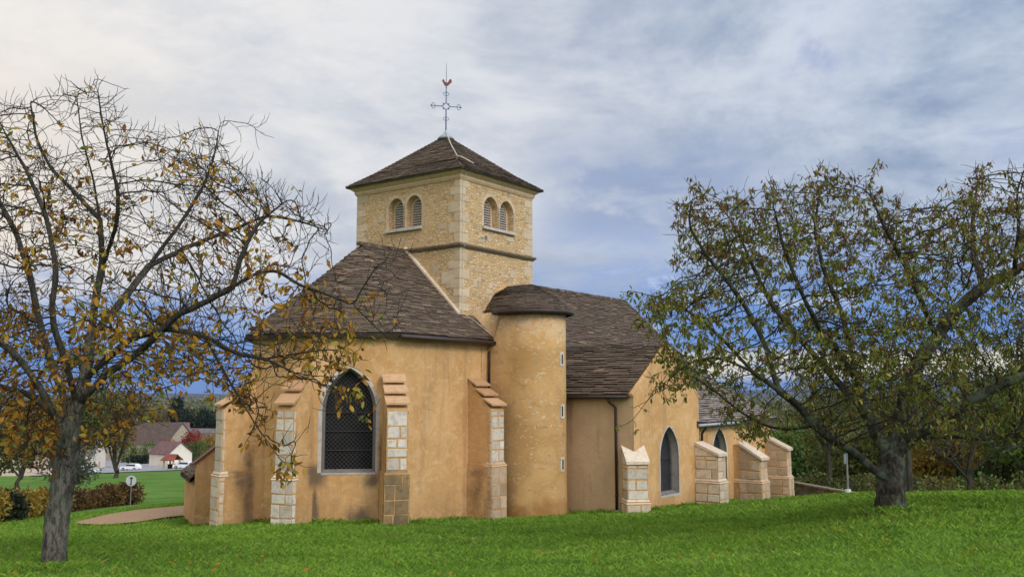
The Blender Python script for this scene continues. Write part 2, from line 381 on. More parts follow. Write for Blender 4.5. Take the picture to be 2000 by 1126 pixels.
def pane(A, d, n, contour, b, name, m, parent):
    me = bpy.data.meshes.new(name)
    V = [(A[0]+s_*d[0]+b*n[0], A[1]+s_*d[1]+b*n[1], z-ZG) for s_, z in contour]
    V2 = [(x-n[0]*.02, y-n[1]*.02, z) for x, y, z in V]; k = len(V)
    fs = [tuple(range(k)), tuple(range(2*k-1, k-1, -1))] + [(i, i+k, (i+1) % k+k, (i+1) % k) for i in range(k)]
    me.from_pydata(V+V2, [], fs); uv = me.uv_layers.new(name='UVMap')
    for lp in me.loops: uv.data[lp.index].uv = contour[lp.vertex_index % k]
    me.materials.append(M[m]); o = bpy.data.objects.new(name, me); S.collection.objects.link(o); o.parent = parent
    return o
def ring(mb, A, d, n, contour, wd, b0, b1, step=2, skip_bottom=False, jit=.03):
    """band of stones around a contour, from b0 to b1 proud"""
    k = len(contour); cx = sum(p[0] for p in contour)/k
    P = lambda s_, z, b: (A[0]+s_*d[0]+b*n[0], A[1]+s_*d[1]+b*n[1], z)
    def outn(i):
        a, c = contour[(i-1) % k], contour[(i+1) % k]; tx, tz = c[0]-a[0], c[1]-a[1]; l_ = math.hypot(tx, tz) or 1
        return (tz/l_, -tx/l_)
    segs = []
    for i in range(k):
        j = (i+1) % k; a, c = contour[i], contour[j]
        if skip_bottom and i == 0: continue
        ln = math.hypot(c[0]-a[0], c[1]-a[1]); m = max(1, int(ln/.42))
        na, nc = outn(i), outn(j)
        for q in range(m):
            f0, f1 = q/m, (q+1)/m
            lp = lambda f: (a[0]+(c[0]-a[0])*f, a[1]+(c[1]-a[1])*f)
            tx, tz = c[0]-a[0], c[1]-a[1]; nn = (tz/ln, -tx/ln)
            n0 = na if q == 0 and ln < .5 else nn; n1 = nc if q == m-1 and ln < .5 else nn
            segs.append((lp(f0), lp(f1), n0, n1))
    i = 0; tint = rnd(); W = wd
    for q, (p, r, n0, n1) in enumerate(segs):
        if q % step == 0: tint = rnd(); W = wd+random.uniform(-jit, jit)
        p2 = (p[0]+n0[0]*W, p[1]+n0[1]*W); r2 = (r[0]+n1[0]*W, r[1]+n1[1]*W)
        mb.hexa([P(*p, b0), P(*r, b0), P(*r2, b0), P(*p2, b0), P(*p, b1), P(*r, b1), P(*r2, b1), P(*p2, b1)], tint)
def ashlar(mb, o, d, n, W, z0, z1, rh=.32, bw=.45, proud=.018, gap=.026, j=.0, back=.03):
    z = z0
    while z < z1-.08:
        h = min(rh*random.uniform(.75, 1.25), z1-z)
        if z1-(z+h) < .12: h = z1-z
        s_ = 0.
        while s_ < W-.02:
            b = bw*random.uniform(.6, 1.4)
            if W-(s_+b) < bw*.45: b = W-s_
            g = gap*random.uniform(.7, 1.6)/2; pr = proud*random.uniform(.5, 1.3); c = min(.018, h*.2)
            a0, a1, q0, q1 = s_+g, s_+b-g, z+g, z+h-g
            P = lambda a, e, zz_: (o[0]+a*d[0]+e*n[0], o[1]+a*d[1]+e*n[1], zz_)
            tt = rnd(); J = lambda: random.uniform(-.017, .014)
            bk = [P(a0, -back, q0), P(a1, -back, q0), P(a1, -back, q1), P(a0, -back, q1)]
            fr = [P(a0+c+J(), pr, q0+c+J()), P(a1-c+J(), pr, q0+c+J()), P(a1-c+J(), pr, q1-c+J()), P(a0+c+J(), pr, q1-c+J())]
            ib = [mb.vert(p) for p in bk]; fi = [mb.vert(p) for p in fr]
            mb.face(fi, tt)
            for e in range(4): mb.face((ib[e], ib[(e+1) % 4], fi[(e+1) % 4], fi[e]), tt)
            s_ += b
        z += h
def tiles(mb, eave, top, course=.13, tw=.44, th=.045, wav=.02, bias=0., t1=1.0):
    """stone tiles laid in courses between two polylines of equal length"""
    E = np.array(eave, float); T = np.array(top, float)
    sl = np.linalg.norm(T-E, axis=1).max(); n = int(sl/course)
    ph = np.array([random.uniform(0, 6) for _ in range(6)])
    for i in range(int(n*t1)):
        t = (i+random.uniform(-.08, .08))/n; t2 = min(1., (i+1.9)/n); t = max(0, t)
        P0 = E+(T-E)*t; P1 = E+(T-E)*t2
        seg = np.linalg.norm(np.diff(P0, axis=0), axis=1); cum = np.r_[0, np.cumsum(seg)]; tot = cum[-1]
        if tot < .08: continue
        def at(A_, s_): return np.array([np.interp(s_, cum, A_[:, k]) for k in range(3)])
        s_ = random.uniform(-tw, 0)
        pos = [0.]
        while s_ < tot:
            s_ += tw*random.uniform(.55, 1.45)
            if 0.05 < s_ < tot-.05: pos.append(s_)
        pos.append(tot); pos = np.array(pos)
        L0 = np.stack([np.interp(pos, cum, P0[:, k]) for k in range(3)], 1); L1 = np.stack([np.interp(pos, cum, P1[:, k]) for k in range(3)], 1)
        for k in range(len(pos)-1):
            a, b, c, d_ = L0[k], L0[k+1], L1[k+1], L1[k]
            e = b-a; u_ = (d_+c)/2-(a+b)/2; nn = np.cross(e, u_); ll = np.linalg.norm(nn)
            if ll < 1e-7: continue
            nn = nn/ll
            if nn[2] < 0: nn = -nn
            wv = wav*(math.sin(a[0]*1.3+a[2]*1.7+ph[0])+math.sin(a[1]*1.1-a[2]*1.2+ph[1]))*.5
            up = u_/np.linalg.norm(u_); dr = -up*random.uniform(-.012, .025)
            h = th*random.uniform(.7, 1.45)
            tt = (min(.9, max(.25, random.gauss(.5+bias, .13))) if random.random() > .022 else 1., random.random(), random.random())
            e1 = e/np.linalg.norm(e)*.004
            A0 = a+nn*(wv-.02)+dr+e1; B0 = b+nn*(wv-.02)+dr-e1
            A1 = a+nn*(wv+h)+dr+e1; B1 = b+nn*(wv+h)+dr-e1; C1 = c+nn*(wv+.004); D1_ = d_+nn*(wv+.004)
            ix = [mb.vert(p) for p in (A0, B0, A1, B1, C1, D1_)]
            dk = (.05+.32*random.random()**1.5, 0, 0)  # tile edges coloured dark to stand for the shadow between courses
            mb.face((ix[2], ix[3], ix[4], ix[5]), tt); mb.face((ix[0], ix[1], ix[3], ix[2]), dk)
            mb.face((ix[0], ix[2], ix[5]), dk); mb.face((ix[1], ix[4], ix[3]), dk)
def deck(mb, eave, top, drop=.03, tk=.12):
    for i in range(len(eave)-1):
        q = [eave[i], eave[i+1], top[i+1], top[i]]
        mb.poly([(x, y, z-drop) for x, y, z in q], (.1, 0, 0))
        mb.poly([(x, y, z-drop-tk) for x, y, z in q][::-1], (.1, 0, 0))
        a, b = eave[i], eave[i+1]
        mb.poly([(a[0], a[1], a[2]-drop-tk), (b[0], b[1], b[2]-drop-tk), (b[0], b[1], b[2]-drop), (a[0], a[1], a[2]-drop)], (.05, 0, 0))
V2 = 2.70; TU = 4.63; AP = 3.38; UC = -4.02+AP*math.tan(PI/8)   # octagon centre
# --- chancel and apse wall
def octo(ap):
    t = ap*math.tan(PI/8); return [(UC-t, -ap), (UC-ap, -t), (UC-ap, t), (UC-t, ap)]
ZE = 1.86; ZB = -6.5
AB, BC, CD, DE = octo(AP)
wall = MB()
panels = [((.9, -AP), AB), (AB, BC), (BC, CD), (CD, DE), (DE, (.0, AP))]
winB_A, winB_B = BC, AB
for A_, B_ in panels:
    A2, B2 = (B_, A_)   # order so that the outward normal is right of A->B
    ln, d, n = sector(A2, B2)
    mid = ((A2[0]+B2[0])/2-UC, (A2[1]+B2[1])/2)
    if mid[0]*n[0]+mid[1]*n[1] < 0: A2, B2 = B2, A2; ln, d, n = sector(A2, B2)
    hs = []
    if {A_, B_} == {AB, BC}:
        cxw = 1.33 if A2 == BC else ln-1.33
        cont = gothic(cxw, -2.50, .82, 1.70, 1.35); hs = [cont]; WB = (A2, d, n, cont)
    panel(wall, A2, d, n, [(0, ZB), (ln, ZB), (ln, ZE), (0, ZE)], hs, .30)
wall.tint = (.5, .5, .5)
o_wall = part(wall, 'apse_wall', 'plaster')
def window(wi, glass, name_label=None, wd=.105, depth=.28, fr='reveal', bars=True, grille=True):
    A_, d, n, cont = wi
    f = MB(); ring(f, A_, d, n, cont, wd, -.05, .012, 2, jit=.045)
    o = part(f, 'window', 'surround')
    g = MB(); k = len(cont); cx = sum(p[0] for p in cont)/k; cz = (min(p[1] for p in cont)+max(p[1] for p in cont))/2
    ws = max(p[0] for p in cont)-min(p[0] for p in cont); hs_ = max(p[1] for p in cont)-min(p[1] for p in cont)
    inn = [(cx+(s_-cx)*(1-.18/ws*1.0), cz+(z-cz)*(1-.18/hs_)) for s_, z in cont]
    P = lambda q, b: (A_[0]+q[0]*d[0]+b*n[0], A_[1]+q[0]*d[1]+b*n[1], q[1])
    for i in range(k):     # chamfered inner frame
        j = (i+1) % k
        g.poly([P(cont[i], -.04), P(cont[j], -.04), P(inn[j], -depth+.06), P(inn[i], -depth+.06)])
        g.poly([P(inn[i], -depth+.06), P(inn[j], -depth+.06), P(inn[j], -depth-.1), P(inn[i], -depth-.1)])
    part(g, 'frame', fr, o)
    pane(A_, d, n, inn, -depth-.01, 'glass', glass, o)
    if bars:
        z0 = min(p[1] for p in inn); z1 = max(p[1] for p in inn); s0 = min(p[0] for p in inn); s1 = max(p[0] for p in inn)
        for q in (.19, .38, .57) if hs_ > 3 else (.25, .5):
            z = z0+(z1-z0)*q; b = MB(); b.tube([P((s0+.01, z), -depth+.03), P((s1-.01, z), -depth+.03)], .014, 5); part(b, 'iron_bar', 'metal', o)
    return o
window(WB, 'lattice')
# --- chancel roof
ZR = 5.44; ov = .28; PIT = .967
def eave_pts(u_end_s, u_end_n, ap, z):
    E_ = [(u_end_s, -ap, z)]; T_ = [(u_end_s, 0, ZR)]
    vs = octo(ap); pts = [(UC-ap*math.tan(PI/8)+.001, -ap)] + vs[1:] ; pts = vs
    E_.append((UC+.3, -ap, z)); T_.append((UC+.3, 0, ZR))
    for i, p in enumerate(pts):    # rounded corners
        pr_ = ((UC+.3, -ap) if i == 0 else pts[i-1]); nx_ = ((UC+.3, ap) if i == 3 else pts[i+1])
        k_ = .16
        for q in ((p[0]+(pr_[0]-p[0])*k_, p[1]+(pr_[1]-p[1])*k_), (p[0]+((pr_[0]+nx_[0])/2-p[0])*.055, p[1]+((pr_[1]+nx_[1])/2-p[1])*.055), (p[0]+(nx_[0]-p[0])*k_, p[1]+(nx_[1]-p[1])*k_)):
            E_.append((q[0], q[1], z)); T_.append((UC+.3, 0, ZR))
    E_.append((UC+.3, ap, z)); T_.append((UC+.3, 0, ZR))
    E_.append((u_end_n, ap, z)); T_.append((u_end_n, 0, ZR))
    return E_, T_
r = MB(); ap_e = AP+ov; ze = ZR-PIT*ap_e+.05
E_, T_ = eave_pts(0, 0, ap_e, ze)
deck(r, E_, T_); tiles(r, E_, T_, .11, th=.036)
Es = [(1.35, -ap_e, ze), (0, -ap_e, ze)]; Ts = [(1.35, -V2, ZR-PIT*V2+.05), (0, -V2, ZR-PIT*V2+.05)]
deck(r, Es, Ts); tiles(r, Es, Ts, .11, th=.036)
for k in range(14):   # ridge stones
    a0 = -.02-k*.18; r.box(a0-.17, a0, -.10, .10, ZR-.06, ZR+.06+random.uniform(-.01, .015), (random.gauss(.5, .2), 0, 0))
chancel_roof = part(r, 'chancel_roof', 'tile')
# --- bell tower
tw_ = MB(); ZC = 7.93
def arch(cx, z0, zt, wd, n=8):
    return gothic(cx, z0, zt, wd, wd*.56, n)
corners = [(0, V2), (0, -V2), (TU, -V2), (TU, V2)]
eh = [arch(V2+(-.545), 6.36, 7.60, .80), arch(V2+.40, 6.36, 7.60, .80)]   # s measured from (0, V2) southwards
sh = [arch(1.86, 6.36, 7.56, .90), arch(2.88, 6.36, 7.56, .90)]
EF = (corners[0], *sector(corners[0], corners[1])[1:])
# outward normals: east face points to -x
ln, d, n = sector(corners[0], corners[1])
panel(tw_, corners[0], d, n, [(0, ZB), (ln, ZB), (ln, ZC), (0, ZC)], eh, .30, .05); E_face = (corners[0], d, n)
ln, d, n = sector(corners[1], corners[2])
panel(tw_, corners[1], d, n, [(0, ZB), (ln, ZB), (ln, ZC), (0, ZC)], sh, .30, .05); S_face = (corners[1], d, n)
for a_, b_ in ((2, 3), (3, 0)):
    ln, d, n = sector(corners[a_], corners[b_]); panel(tw_, corners[a_], d, n, [(0, ZB), (ln, ZB), (ln, ZC), (0, ZC)])
tower = part(tw_, 'bell_tower', 'rubble')
for (cx_, cy_), (d1_, d2_) in (((0, -V2), ((0, 1), (1, 0))), ((0, V2), ((0, -1), (1, 0))), ((TU, -V2), ((-1, 0), (0, 1)))):
    q = MB(); z = -1.; k = 0
    while z < ZC-.02:
        if abs(z-5.48) < .12: z = 5.56
        h = random.choice((.24, .30, .36, .42)); h = min(h, ZC-z)
        if z < 5.4 < z+h: h = 5.4-z
        a = (.34, .58)[k % 2]*random.uniform(.75, 1.15); b = (.58, .34)[k % 2]*random.uniform(.75, 1.15); k += 1
        g = .009; c_ = .012; tt = rnd()
        P = lambda i, j_, zz_: (cx_+d1_[0]*i+d2_[0]*j_, cy_+d1_[1]*i+d2_[1]*j_, zz_)
        q.hexa([P(-c_, -c_, z+g), P(a-g, -c_, z+g), P(a-g, b-g, z+g), P(-c_, b-g, z+g), P(-c_, -c_, z+h-g), P(a-g, -c_, z+h-g), P(a-g, b-g, z+h-g), P(-c_, b-g, z+h-g)], tt)
        z += h
        if z > 5.35 and z < 5.5: z = 5.56
    part(q, 'quoins', 'quoin', tower)
# scattered dressed stones in the rubble faces
for face_, W_ in ((E_face, 5.4), (S_face, TU)):
    for _ in range(34):
        s_ = random.uniform(.6, W_-.9); z = random.uniform(2.2, 7.5); wq = random.uniform(.18, .42); hq = random.uniform(.16, .3)
        hl = eh if face_ is E_face else sh
        if z+hq > 6.15 and any(min(p[0] for p in h)-.25-wq < s_ < max(p[0] for p in h)+.25 for h in hl): continue
        if abs(z-5.35) < .32: continue
        q = MB(); q.obox(face_[0], face_[1], face_[2], s_, s_+wq, -.05, .008, z, z+hq, rnd()); part(q, 'dressed_stone', 'quoin', tower)
q = MB(); q.obox(E_face[0], E_face[1], E_face[2], 4.55, 5.12, -.05, .014, 4.05, 4.5, (1, 1, 1)); part(q, 'dressed_stone', 'quoin', tower)
def course_band(mb, z0, z1, out, bev=0.03, tt=(.3, .3, .3)):
    a = out
    pts0 = [(-a, V2+a), (-a, -V2-a), (TU+a, -V2-a), (TU+a, V2+a)]
    b = .0
    pin = [(0.02, V2-.02), (0.02, -V2+.02), (TU-.02, -V2+.02), (TU-.02, V2-.02)]
    pb = [(-a*.35, V2+a*.35), (-a*.35, -V2-a*.35), (TU+a*.35, -V2-a*.35), (TU+a*.35, V2+a*.35)]
    rings = [(pin, z0), (pb, z0), (pts0, z0+(z1-z0)*.55), (pts0, z1-bev*.3), (pin, z1)]
    for (p, za_), (p2, zb_) in zip(rings, rings[1:]):
        for i in range(4):
            j = (i+1) % 4; mb.poly([(*p[j], za_), (*p[i], za_), (*p2[i], zb_), (*p2[j], zb_)][::-1], tt)
c = MB(); course_band(c, 5.36, 5.52, .13)
part(c, 'string_course', mat('weathered_ledge', f_block((.17, .125, .075), (.21, .16, .10), (.06, .06, .035)), .9, .15, .01), tower)
c = MB(); course_band(c, ZC, ZC+.17, .09); course_band(c, ZC+.165, ZC+.36, .22)
part(c, 'cornice', mat('cornice_stone', f_block((.58, .40, .23), (.64, .46, .28), (.36, .25, .14)), .9, .15, .01), tower)
# tower roof
zt_e = ZC+.36; OVT = .34; cx_t = TU/2; ZA = 10.52
sq = [(-OVT, V2+OVT), (-OVT, -V2-OVT), (TU+OVT, -V2-OVT), (TU+OVT, V2+OVT)]
r = MB(); msq = [(cx_t+(x-cx_t)*.72, y*.72) for x, y in sq]; zm = zt_e+(ZA-zt_e)*.25
for i in range(4):
    a, b = sq[i], sq[(i+1) % 4]; am, bm = msq[i], msq[(i+1) % 4]
    deck(r, [(*a, zt_e), (*b, zt_e)], [(*am, zm), (*bm, zm)], .02, .03); deck(r, [(*am, zm), (*bm, zm)], [(cx_t, 0, ZA)]*2)
    tiles(r, [(*a, zt_e), (*b, zt_e)], [(*am, zm), (*bm, zm)], .10, .38, bias=.03, th=.03)
    tiles(r, [(*am, zm), (*bm, zm)], [(cx_t, 0, ZA)]*2, .10, .38, bias=.03, th=.03)
for i in range(4):
    a, am = sq[i], msq[i]
    for (p0, z0_), (p1, z1_) in (((a, zt_e), (am, zm)), ((am, zm), ((cx_t, 0), ZA))):
        L_ = math.dist((*p0, z0_), (*p1, z1_)); m_ = int(L_/.16)
        for k in range(m_):
            f0, f1 = k/m_, (k+1.15)/m_
            P = lambda f, up: (p0[0]+(p1[0]-p0[0])*f, p0[1]+(p1[1]-p0[1])*f, z0_+(z1_-z0_)*f+up)
            r.tube([P(f0, .012), P(f1, .0)], [.042, .03], 5, (random.gauss(.5, .2), 0, 0))
part(r, 'tower_roof', 'tile', tower)
# belfry louvers
def louvers(face_, cont, dep):
    A_, d, n = face_; cx = sum(p[0] for p in cont)/len(cont); s0 = min(p[0] for p in cont); s1 = max(p[0] for p in cont); z0 = min(p[1] for p in cont); z1 = max(p[1] for p in cont)
    cz = sum(p[1] for p in cont)/len(cont); inn = [(cx+(s_-cx)*.86, cz+(z-cz)*.9) for s_, z in cont]
    wdt = (s1-s0)*.78; P = lambda s_, z, b: (A_[0]+s_*d[0]+b*n[0], A_[1]+s_*d[1]+b*n[1], z)
    # stone screen around the louver, arched
    c2 = arch(cx, z0+.02, z1-.14, wdt*.95)
    m_ = MB(); panel(m_, (A_[0]-n[0]*dep, A_[1]-n[1]*dep), d, n, [(s0-.02, z0-.02), (s1+.02, z0-.02), (s1+.02, z1+.02), (s0-.02, z1+.02)], [c2], .12)
    o = part(m_, 'belfry_opening', 'quoin', tower)
    lw = MB(); hw = wdt*.95/2; nl = 10
    for k in range(nl):
        zk = z0+.06+k*(z1-.2-z0-.05)/nl; zr_ = z1-.16-wdt*.95*.56
        half = hw
        if zk+.05 > zr_:
            q_ = (zk+.05-zr_)/(wdt*.95*.56); half = hw*math.sqrt(max(.02, 1-min(.98, q_)**1.7))
        a0, a1 = cx-half+.01, cx+half-.01
        pr_ = [P(a0, zk, -dep+.015), P(a0, zk+.022, -dep+.02), P(a0, zk+.115, -dep-.10), P(a0, zk+.093, -dep-.105)]
        lw.extr(pr_, tuple(x*(a1-a0) for x in (*d, 0)))
    part(lw, 'louver', 'wood', tower)
    return c2
for f_, hs_ in ((E_face, eh), (S_face, sh)):
    for h in hs_: louvers(f_, h, .27)
    A_, d, n = f_; rg = MB()
    for h in hs_: ring(rg, A_, d, n, h, .12, -.04, .012, 2, True)
    part(rg, 'arch_surround', 'quoin', tower)
    s0 = min(p[0] for h in hs_ for p in h); s1 = max(p[0] for h in hs_ for p in h)
    c = MB(); c.obox(A_, d, n, s0-.1, s1+.05, -.5, .12, 6.24, 6.345)
    part(c, 'sill', 'surround', tower)
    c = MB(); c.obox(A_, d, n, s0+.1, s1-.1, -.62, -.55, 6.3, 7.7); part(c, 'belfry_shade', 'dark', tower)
# raking flashing against the tower
fl = MB(); yl = [0, -.5, -1.1, -1.8, -2.4, -2.72]
for a, b in zip(yl, yl[1:]):
    za_, zb_ = ZR+PIT*a+.10, ZR+PIT*b+.10
    fl.hexa([(-.13, a, za_-.05), (-.13, b, zb_-.05), (.02, b, zb_-.05), (.02, a, za_-.05), (-.13, a, za_+.05), (-.13, b, zb_+.05), (.02, b, zb_+.10), (.02, a, za_+.10)], rnd())
    a, b = -a, -b
    fl.hexa([(-.13, a, za_-.05), (-.13, b, zb_-.05), (.02, b, zb_-.05), (.02, a, za_-.05), (-.13, a, za_+.05), (-.13, b, zb_+.05), (.02, b, zb_+.10), (.02, a, za_+.10)], rnd())
part(fl, 'flashing', 'warm')
# cross, weathercock, apex cap
cp = MB(); cp.tube([(cx_t, 0, ZA-.14), (cx_t, 0, ZA-.02), (cx_t, 0, ZA+.12), (cx_t, 0, ZA+.24)], [.36, .26, .09, .03], 12)
part(cp, 'apex_cap', 'zinc', tower, True)
cr = MB(); X0, Z0 = cx_t, ZA+.1
ca = math.radians(35); cdx, cdy = math.cos(ca), math.sin(ca)    # direction of the arms in local space
world_arm = (math.cos(math.radians(14)), math.sin(math.radians(14)))
ang = -(PI/2-TH); ax, ay = world_arm; A1x = ax*math.cos(ang)-ay*math.sin(ang); A1y = ax*math.sin(ang)+ay*math.cos(ang)
def K(s_, z): return (X0+A1x*s_, A1y*s_, Z0+z)
cr.tube([K(0, 0), K(0, 1.02)], [.035, .025], 6); cr.tube([K(0, 1.30), K(0, 2.12)], [.024, .018], 6); cr.tube([K(0, 2.1), K(0, 3.0)], [.016, .007], 6)
cz_ = 1.16
for a, b in (((0, 1.0), (.17, cz_)), ((.17, cz_), (0, 1.32)), ((0, 1.32), (-.17, cz_)), ((-.17, cz_), (0, 1.0))): cr.tube([K(*a), K(*b)], .018, 5)
for sg in (-1, 1): cr.tube([K(.17*sg, cz_), K(.60*sg, cz_)], .018, 5)
for px_, pz_ in ((.085, 1.08), (-.085, 1.08), (.085, 1.24), (-.085, 1.24)): cr.tube([K(px_*1.05, pz_), K(px_*1.5, pz_+(.05 if pz_ > cz_ else -.05))], .024, 5)
def scroll(s0, z0, ds, dz_):
    for sg in (-1, 1):
        pts = []
        for k in range(9):
            a = PI*1.15*k/8; rr = .085
            along = .02+rr*(1-math.cos(a))*.8; side_ = sg*(rr*math.sin(a)*1.0+.02+.02*k/8)
            pts.append(K(s0+ds*along+dz_*side_, z0+dz_*along+ds*side_))
        cr.tube(pts, .011, 4)
for s0, z0, ds, dz_ in ((.44, cz_, 1, 0), (-.44, cz_, -1, 0), (0, .72, 0, -1), (0, 1.60, 0, 1)): scroll(s0, z0, ds, dz_)
for s0, z0 in ((.62, cz_), (-.62, cz_), (0, .62), (0, 1.76), (0, 1.95)):
    cr.tube([K(s0, z0-.03), K(s0, z0), K(s0, z0+.03)], [.012, .04, .012], 6)
cross = part(cr, 'iron_cross', 'iron', tower)
ck = [(-.02, 0), (-.08, .04), (-.13, .13), (-.15, .20), (-.20, .19), (-.16, .235), (-.155, .27), (-.11, .285), (-.09, .24), (-.07, .19), (-.02, .15), (.05, .15), (.09, .21), (.13, .29), (.19, .32), (.20, .28), (.24, .27), (.21, .22), (.24, .19), (.19, .14), (.14, .09), (.08, .03), (.03, 0)]
ro = MB(); pts = [K(s_, 2.02+z) for s_, z in ck]; nn = (-A1y*.035, A1x*.035, 0)
vs = [Vector((s_, z, 0)) for s_, z in ck]; tri = geometry.tessellate_polygon([vs])
pts = [(x-nn[0]/2, y-nn[1]/2, z) for x, y, z in pts]
a = [ro.vert(p) for p in pts]; b = [ro.vert((p[0]+nn[0], p[1]+nn[1], p[2])) for p in pts]
for t_ in tri: ro.face([a[i] for i in t_]); ro.face([b[i] for i in t_][::-1])
for i in range(len(a)): ro.face((a[i], a[(i+1) % len(a)], b[(i+1) % len(a)], b[i]))
part(ro, 'weathercock', 'rust', tower)
# --- stair turret
TC = (2.0, -4.6); TR = 1.2; ZT = 2.95
pts = [(.80, -V2+.05)] + [(TC[0]-TR*math.cos(a), TC[1]-TR*math.sin(a)) for a in [PI*k/40 for k in range(41)]] + [(3.2, -V2+.05)]
tm = MB(); k = len(pts)
lev = [ZB, -3.9, -2, 0, 1.5, ZT]
rows = [[tm.vert((TC[0]+(x-TC[0])*(1.02 if z < -3.8 else 1), TC[1]+(y-TC[1])*(1.02 if z < -3.8 else 1), z)) for x, y in pts] for z in lev]
for r0, r1 in zip(rows, rows[1:]):
    for i in range(k-1): tm.face((r0[i], r0[i+1], r1[i+1], r1[i]))
tm.face(rows[-1])
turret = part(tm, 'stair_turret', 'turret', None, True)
slit_dir = L(1.74, 33.3)
SLIT_A = math.radians(-86)
for z in (1.24, -.63, -2.51):
    sx_, sy_ = slit_dir[0]-TC[0], slit_dir[1]-TC[1]
    a = SLIT_A; n = (math.cos(a), math.sin(a)); d = (-n[1], n[0]); o_ = (TC[0]+n[0]*TR, TC[1]+n[1]*TR)
    f = MB()
    for (a0, a1, b0, b1) in ((-.13, -.055, -.25, .25), (.055, .13, -.25, .25), (-.055, .055, .17, .25), (-.055, .055, -.25, -.19)):
        f.obox(o_, d, n, a0, a1, -.1, .025, z+b0, z+b1, rnd())
    s_ = part(f, 'slit_window', 'white', turret)
    f = MB(); f.obox(o_, d, n, -.058, .058, -.2, .010, z-.19, z+.17); part(f, 'opening', 'dark', s_)
rE = 1.40
ev = [(1.50, -V2, 3.08), (1.05, -3.3, 3.02), (.68, -4.1, 3.0)] + [(TC[0]-rE*math.cos(a), TC[1]-rE*math.sin(a), 3.0) for a in [PI*.03+PI*.94*k/22 for k in range(23)]] + [(3.75, -4.0, 3.0), (4.5, -3.5, 3.0), (5.5, -3.0, 3.0)]
m_ = len(ev)
tp = []
for i in range(m_):
    f = i/(m_-1); uu = 2.74+(5.25-2.74)*f
    tp.append((uu, -V2+.02, 4.13+.27*min(1, f*1.6)))
mdp = []
for (a0_, b0_, c0_), (a1_, b1_, c1_) in zip(ev, tp):
    f = .45; mdp.append((a0_+(a1_-a0_)*f, b0_+(b1_-b0_)*f, c0_+(c1_-c0_)*f+.17))
r = MB(); deck(r, ev, mdp); deck(r, mdp, tp); tiles(r, ev, mdp, .11, .40, wav=.015, th=.035); tiles(r, mdp, tp, .11, .40, wav=.015, th=.035)
r.poly([(5.1, -V2+.02, 4.38), (5.5, -3.0, 2.9), (5.5, -1.0, 2.9)], (.2, 0, 0)); 
part(r, 'turret_roof', 'tile', turret)
fl = MB(); fl.hexa([(1.42, -V2-.10, 3.10), (1.56, -V2-.10, 3.10), (1.56, -V2+.02, 3.10), (1.42, -V2+.02, 3.10), (2.66, -V2-.10, 4.18), (2.80, -V2-.10, 4.18), (2.80, -V2+.02, 4.22), (2.66, -V2+.02, 4.22)])
part(fl, 'flashing', 'plaster', turret)
gt = MB(); gt.tube([(x+(x-TC[0])*.035, y+(y-TC[1])*.03, z-.07) for x, y, z in ev[1:-1]], .075, 8); part(gt, 'gutter', 'metal', turret, True)
# --- nave, south chapel and aisle
UW = 16.9
nv = MB()
nv.box(TU-.02, UW, -3.6, 3.6, ZB, 1.35)
nv.extr([(UW, -3.6, 1.3), (UW, 3.6, 1.3), (UW, 0, 4.75)], (-.3, 0, 0))
part(nv, 'nave_wall', 'plaster')
NZ = 4.9; r = MB()
kk = lambda u: -.012*math.sin(PI*(u-TU)/(UW-TU))*6
E1 = [(TU, -3.9, 1.25), (9, -3.9, 1.22), (13, -3.9, 1.22), (UW+.15, -3.9, 1.25)]; T1 = [(TU, 0, NZ), (9, 0, NZ-.05), (13, 0, NZ-.06), (UW+.15, 0, NZ-.03)]
tiles(r, E1, T1, .12, .42, bias=-.02); deck(r, E1, T1)
E2 = [(x, -y, z) for x, y, z in E1]; tiles(r, E2, T1, .25, .5); deck(r, E2, T1)
for k in range(60):
    a0 = TU+k*.205; r.box(a0, a0+.19, -.10, .10, NZ-.10, NZ+.02+random.uniform(-.01, .015), (random.gauss(.5, .2), 0, 0))
nave_roof = part(r, 'nave_roof', 'tile')
# aisle
AV = 7.8; ai = MB(); ln = UW-8.4
d, n = (1, 0), (0, -1)
c2 = gothic(11.1-8.4, -3.73, -1.47, 1.40, 1.05)
panel(ai, (8.4, -AV), d, n, [(0, ZB), (ln, ZB), (ln, -1.15), (0, -1.15)], [c2], .35)
W2 = ((8.4, -AV), d, n, c2)
ai.poly([(UW, -AV, ZB), (UW, -3.5, ZB), (UW, -3.5, 1.3), (UW, -AV, -1.05)])
part(ai, 'aisle_wall', 'plaster'); window(W2, 'lead', wd=.08, depth=.28, fr='reveal', bars=True)
r = MB(); ra, rb = (8.3, 8.1), (UW+.25, 8.1)
E3 = [(8.3, -8.12, -1.17), (12, -8.12, -1.19), (UW+.2, -8.12, -1.17)]; T3 = [(8.3, -3.8, 1.30), (12, -3.8, 1.28), (UW+.2, -3.8, 1.30)]
deck(r, E3, T3); tiles(r, E3, T3, .165, .5, th=.065)
part(r, 'aisle_roof', 'tile_pale')
g_ = MB(); g_.tube([(8.3, -8.2, -1.26), (12.3, -8.2, -1.24)], .055, 8); part(g_, 'gutter', 'zinc', None, True)
g_ = MB(); g_.tube([(9.15, -8.18, -1.32), (9.15, -8.0, -1.50), (9.15, -7.92, -1.62), (9.15, -7.9, -2.6)], .05, 8); part(g_, 'downpipe', 'metal', None, True)
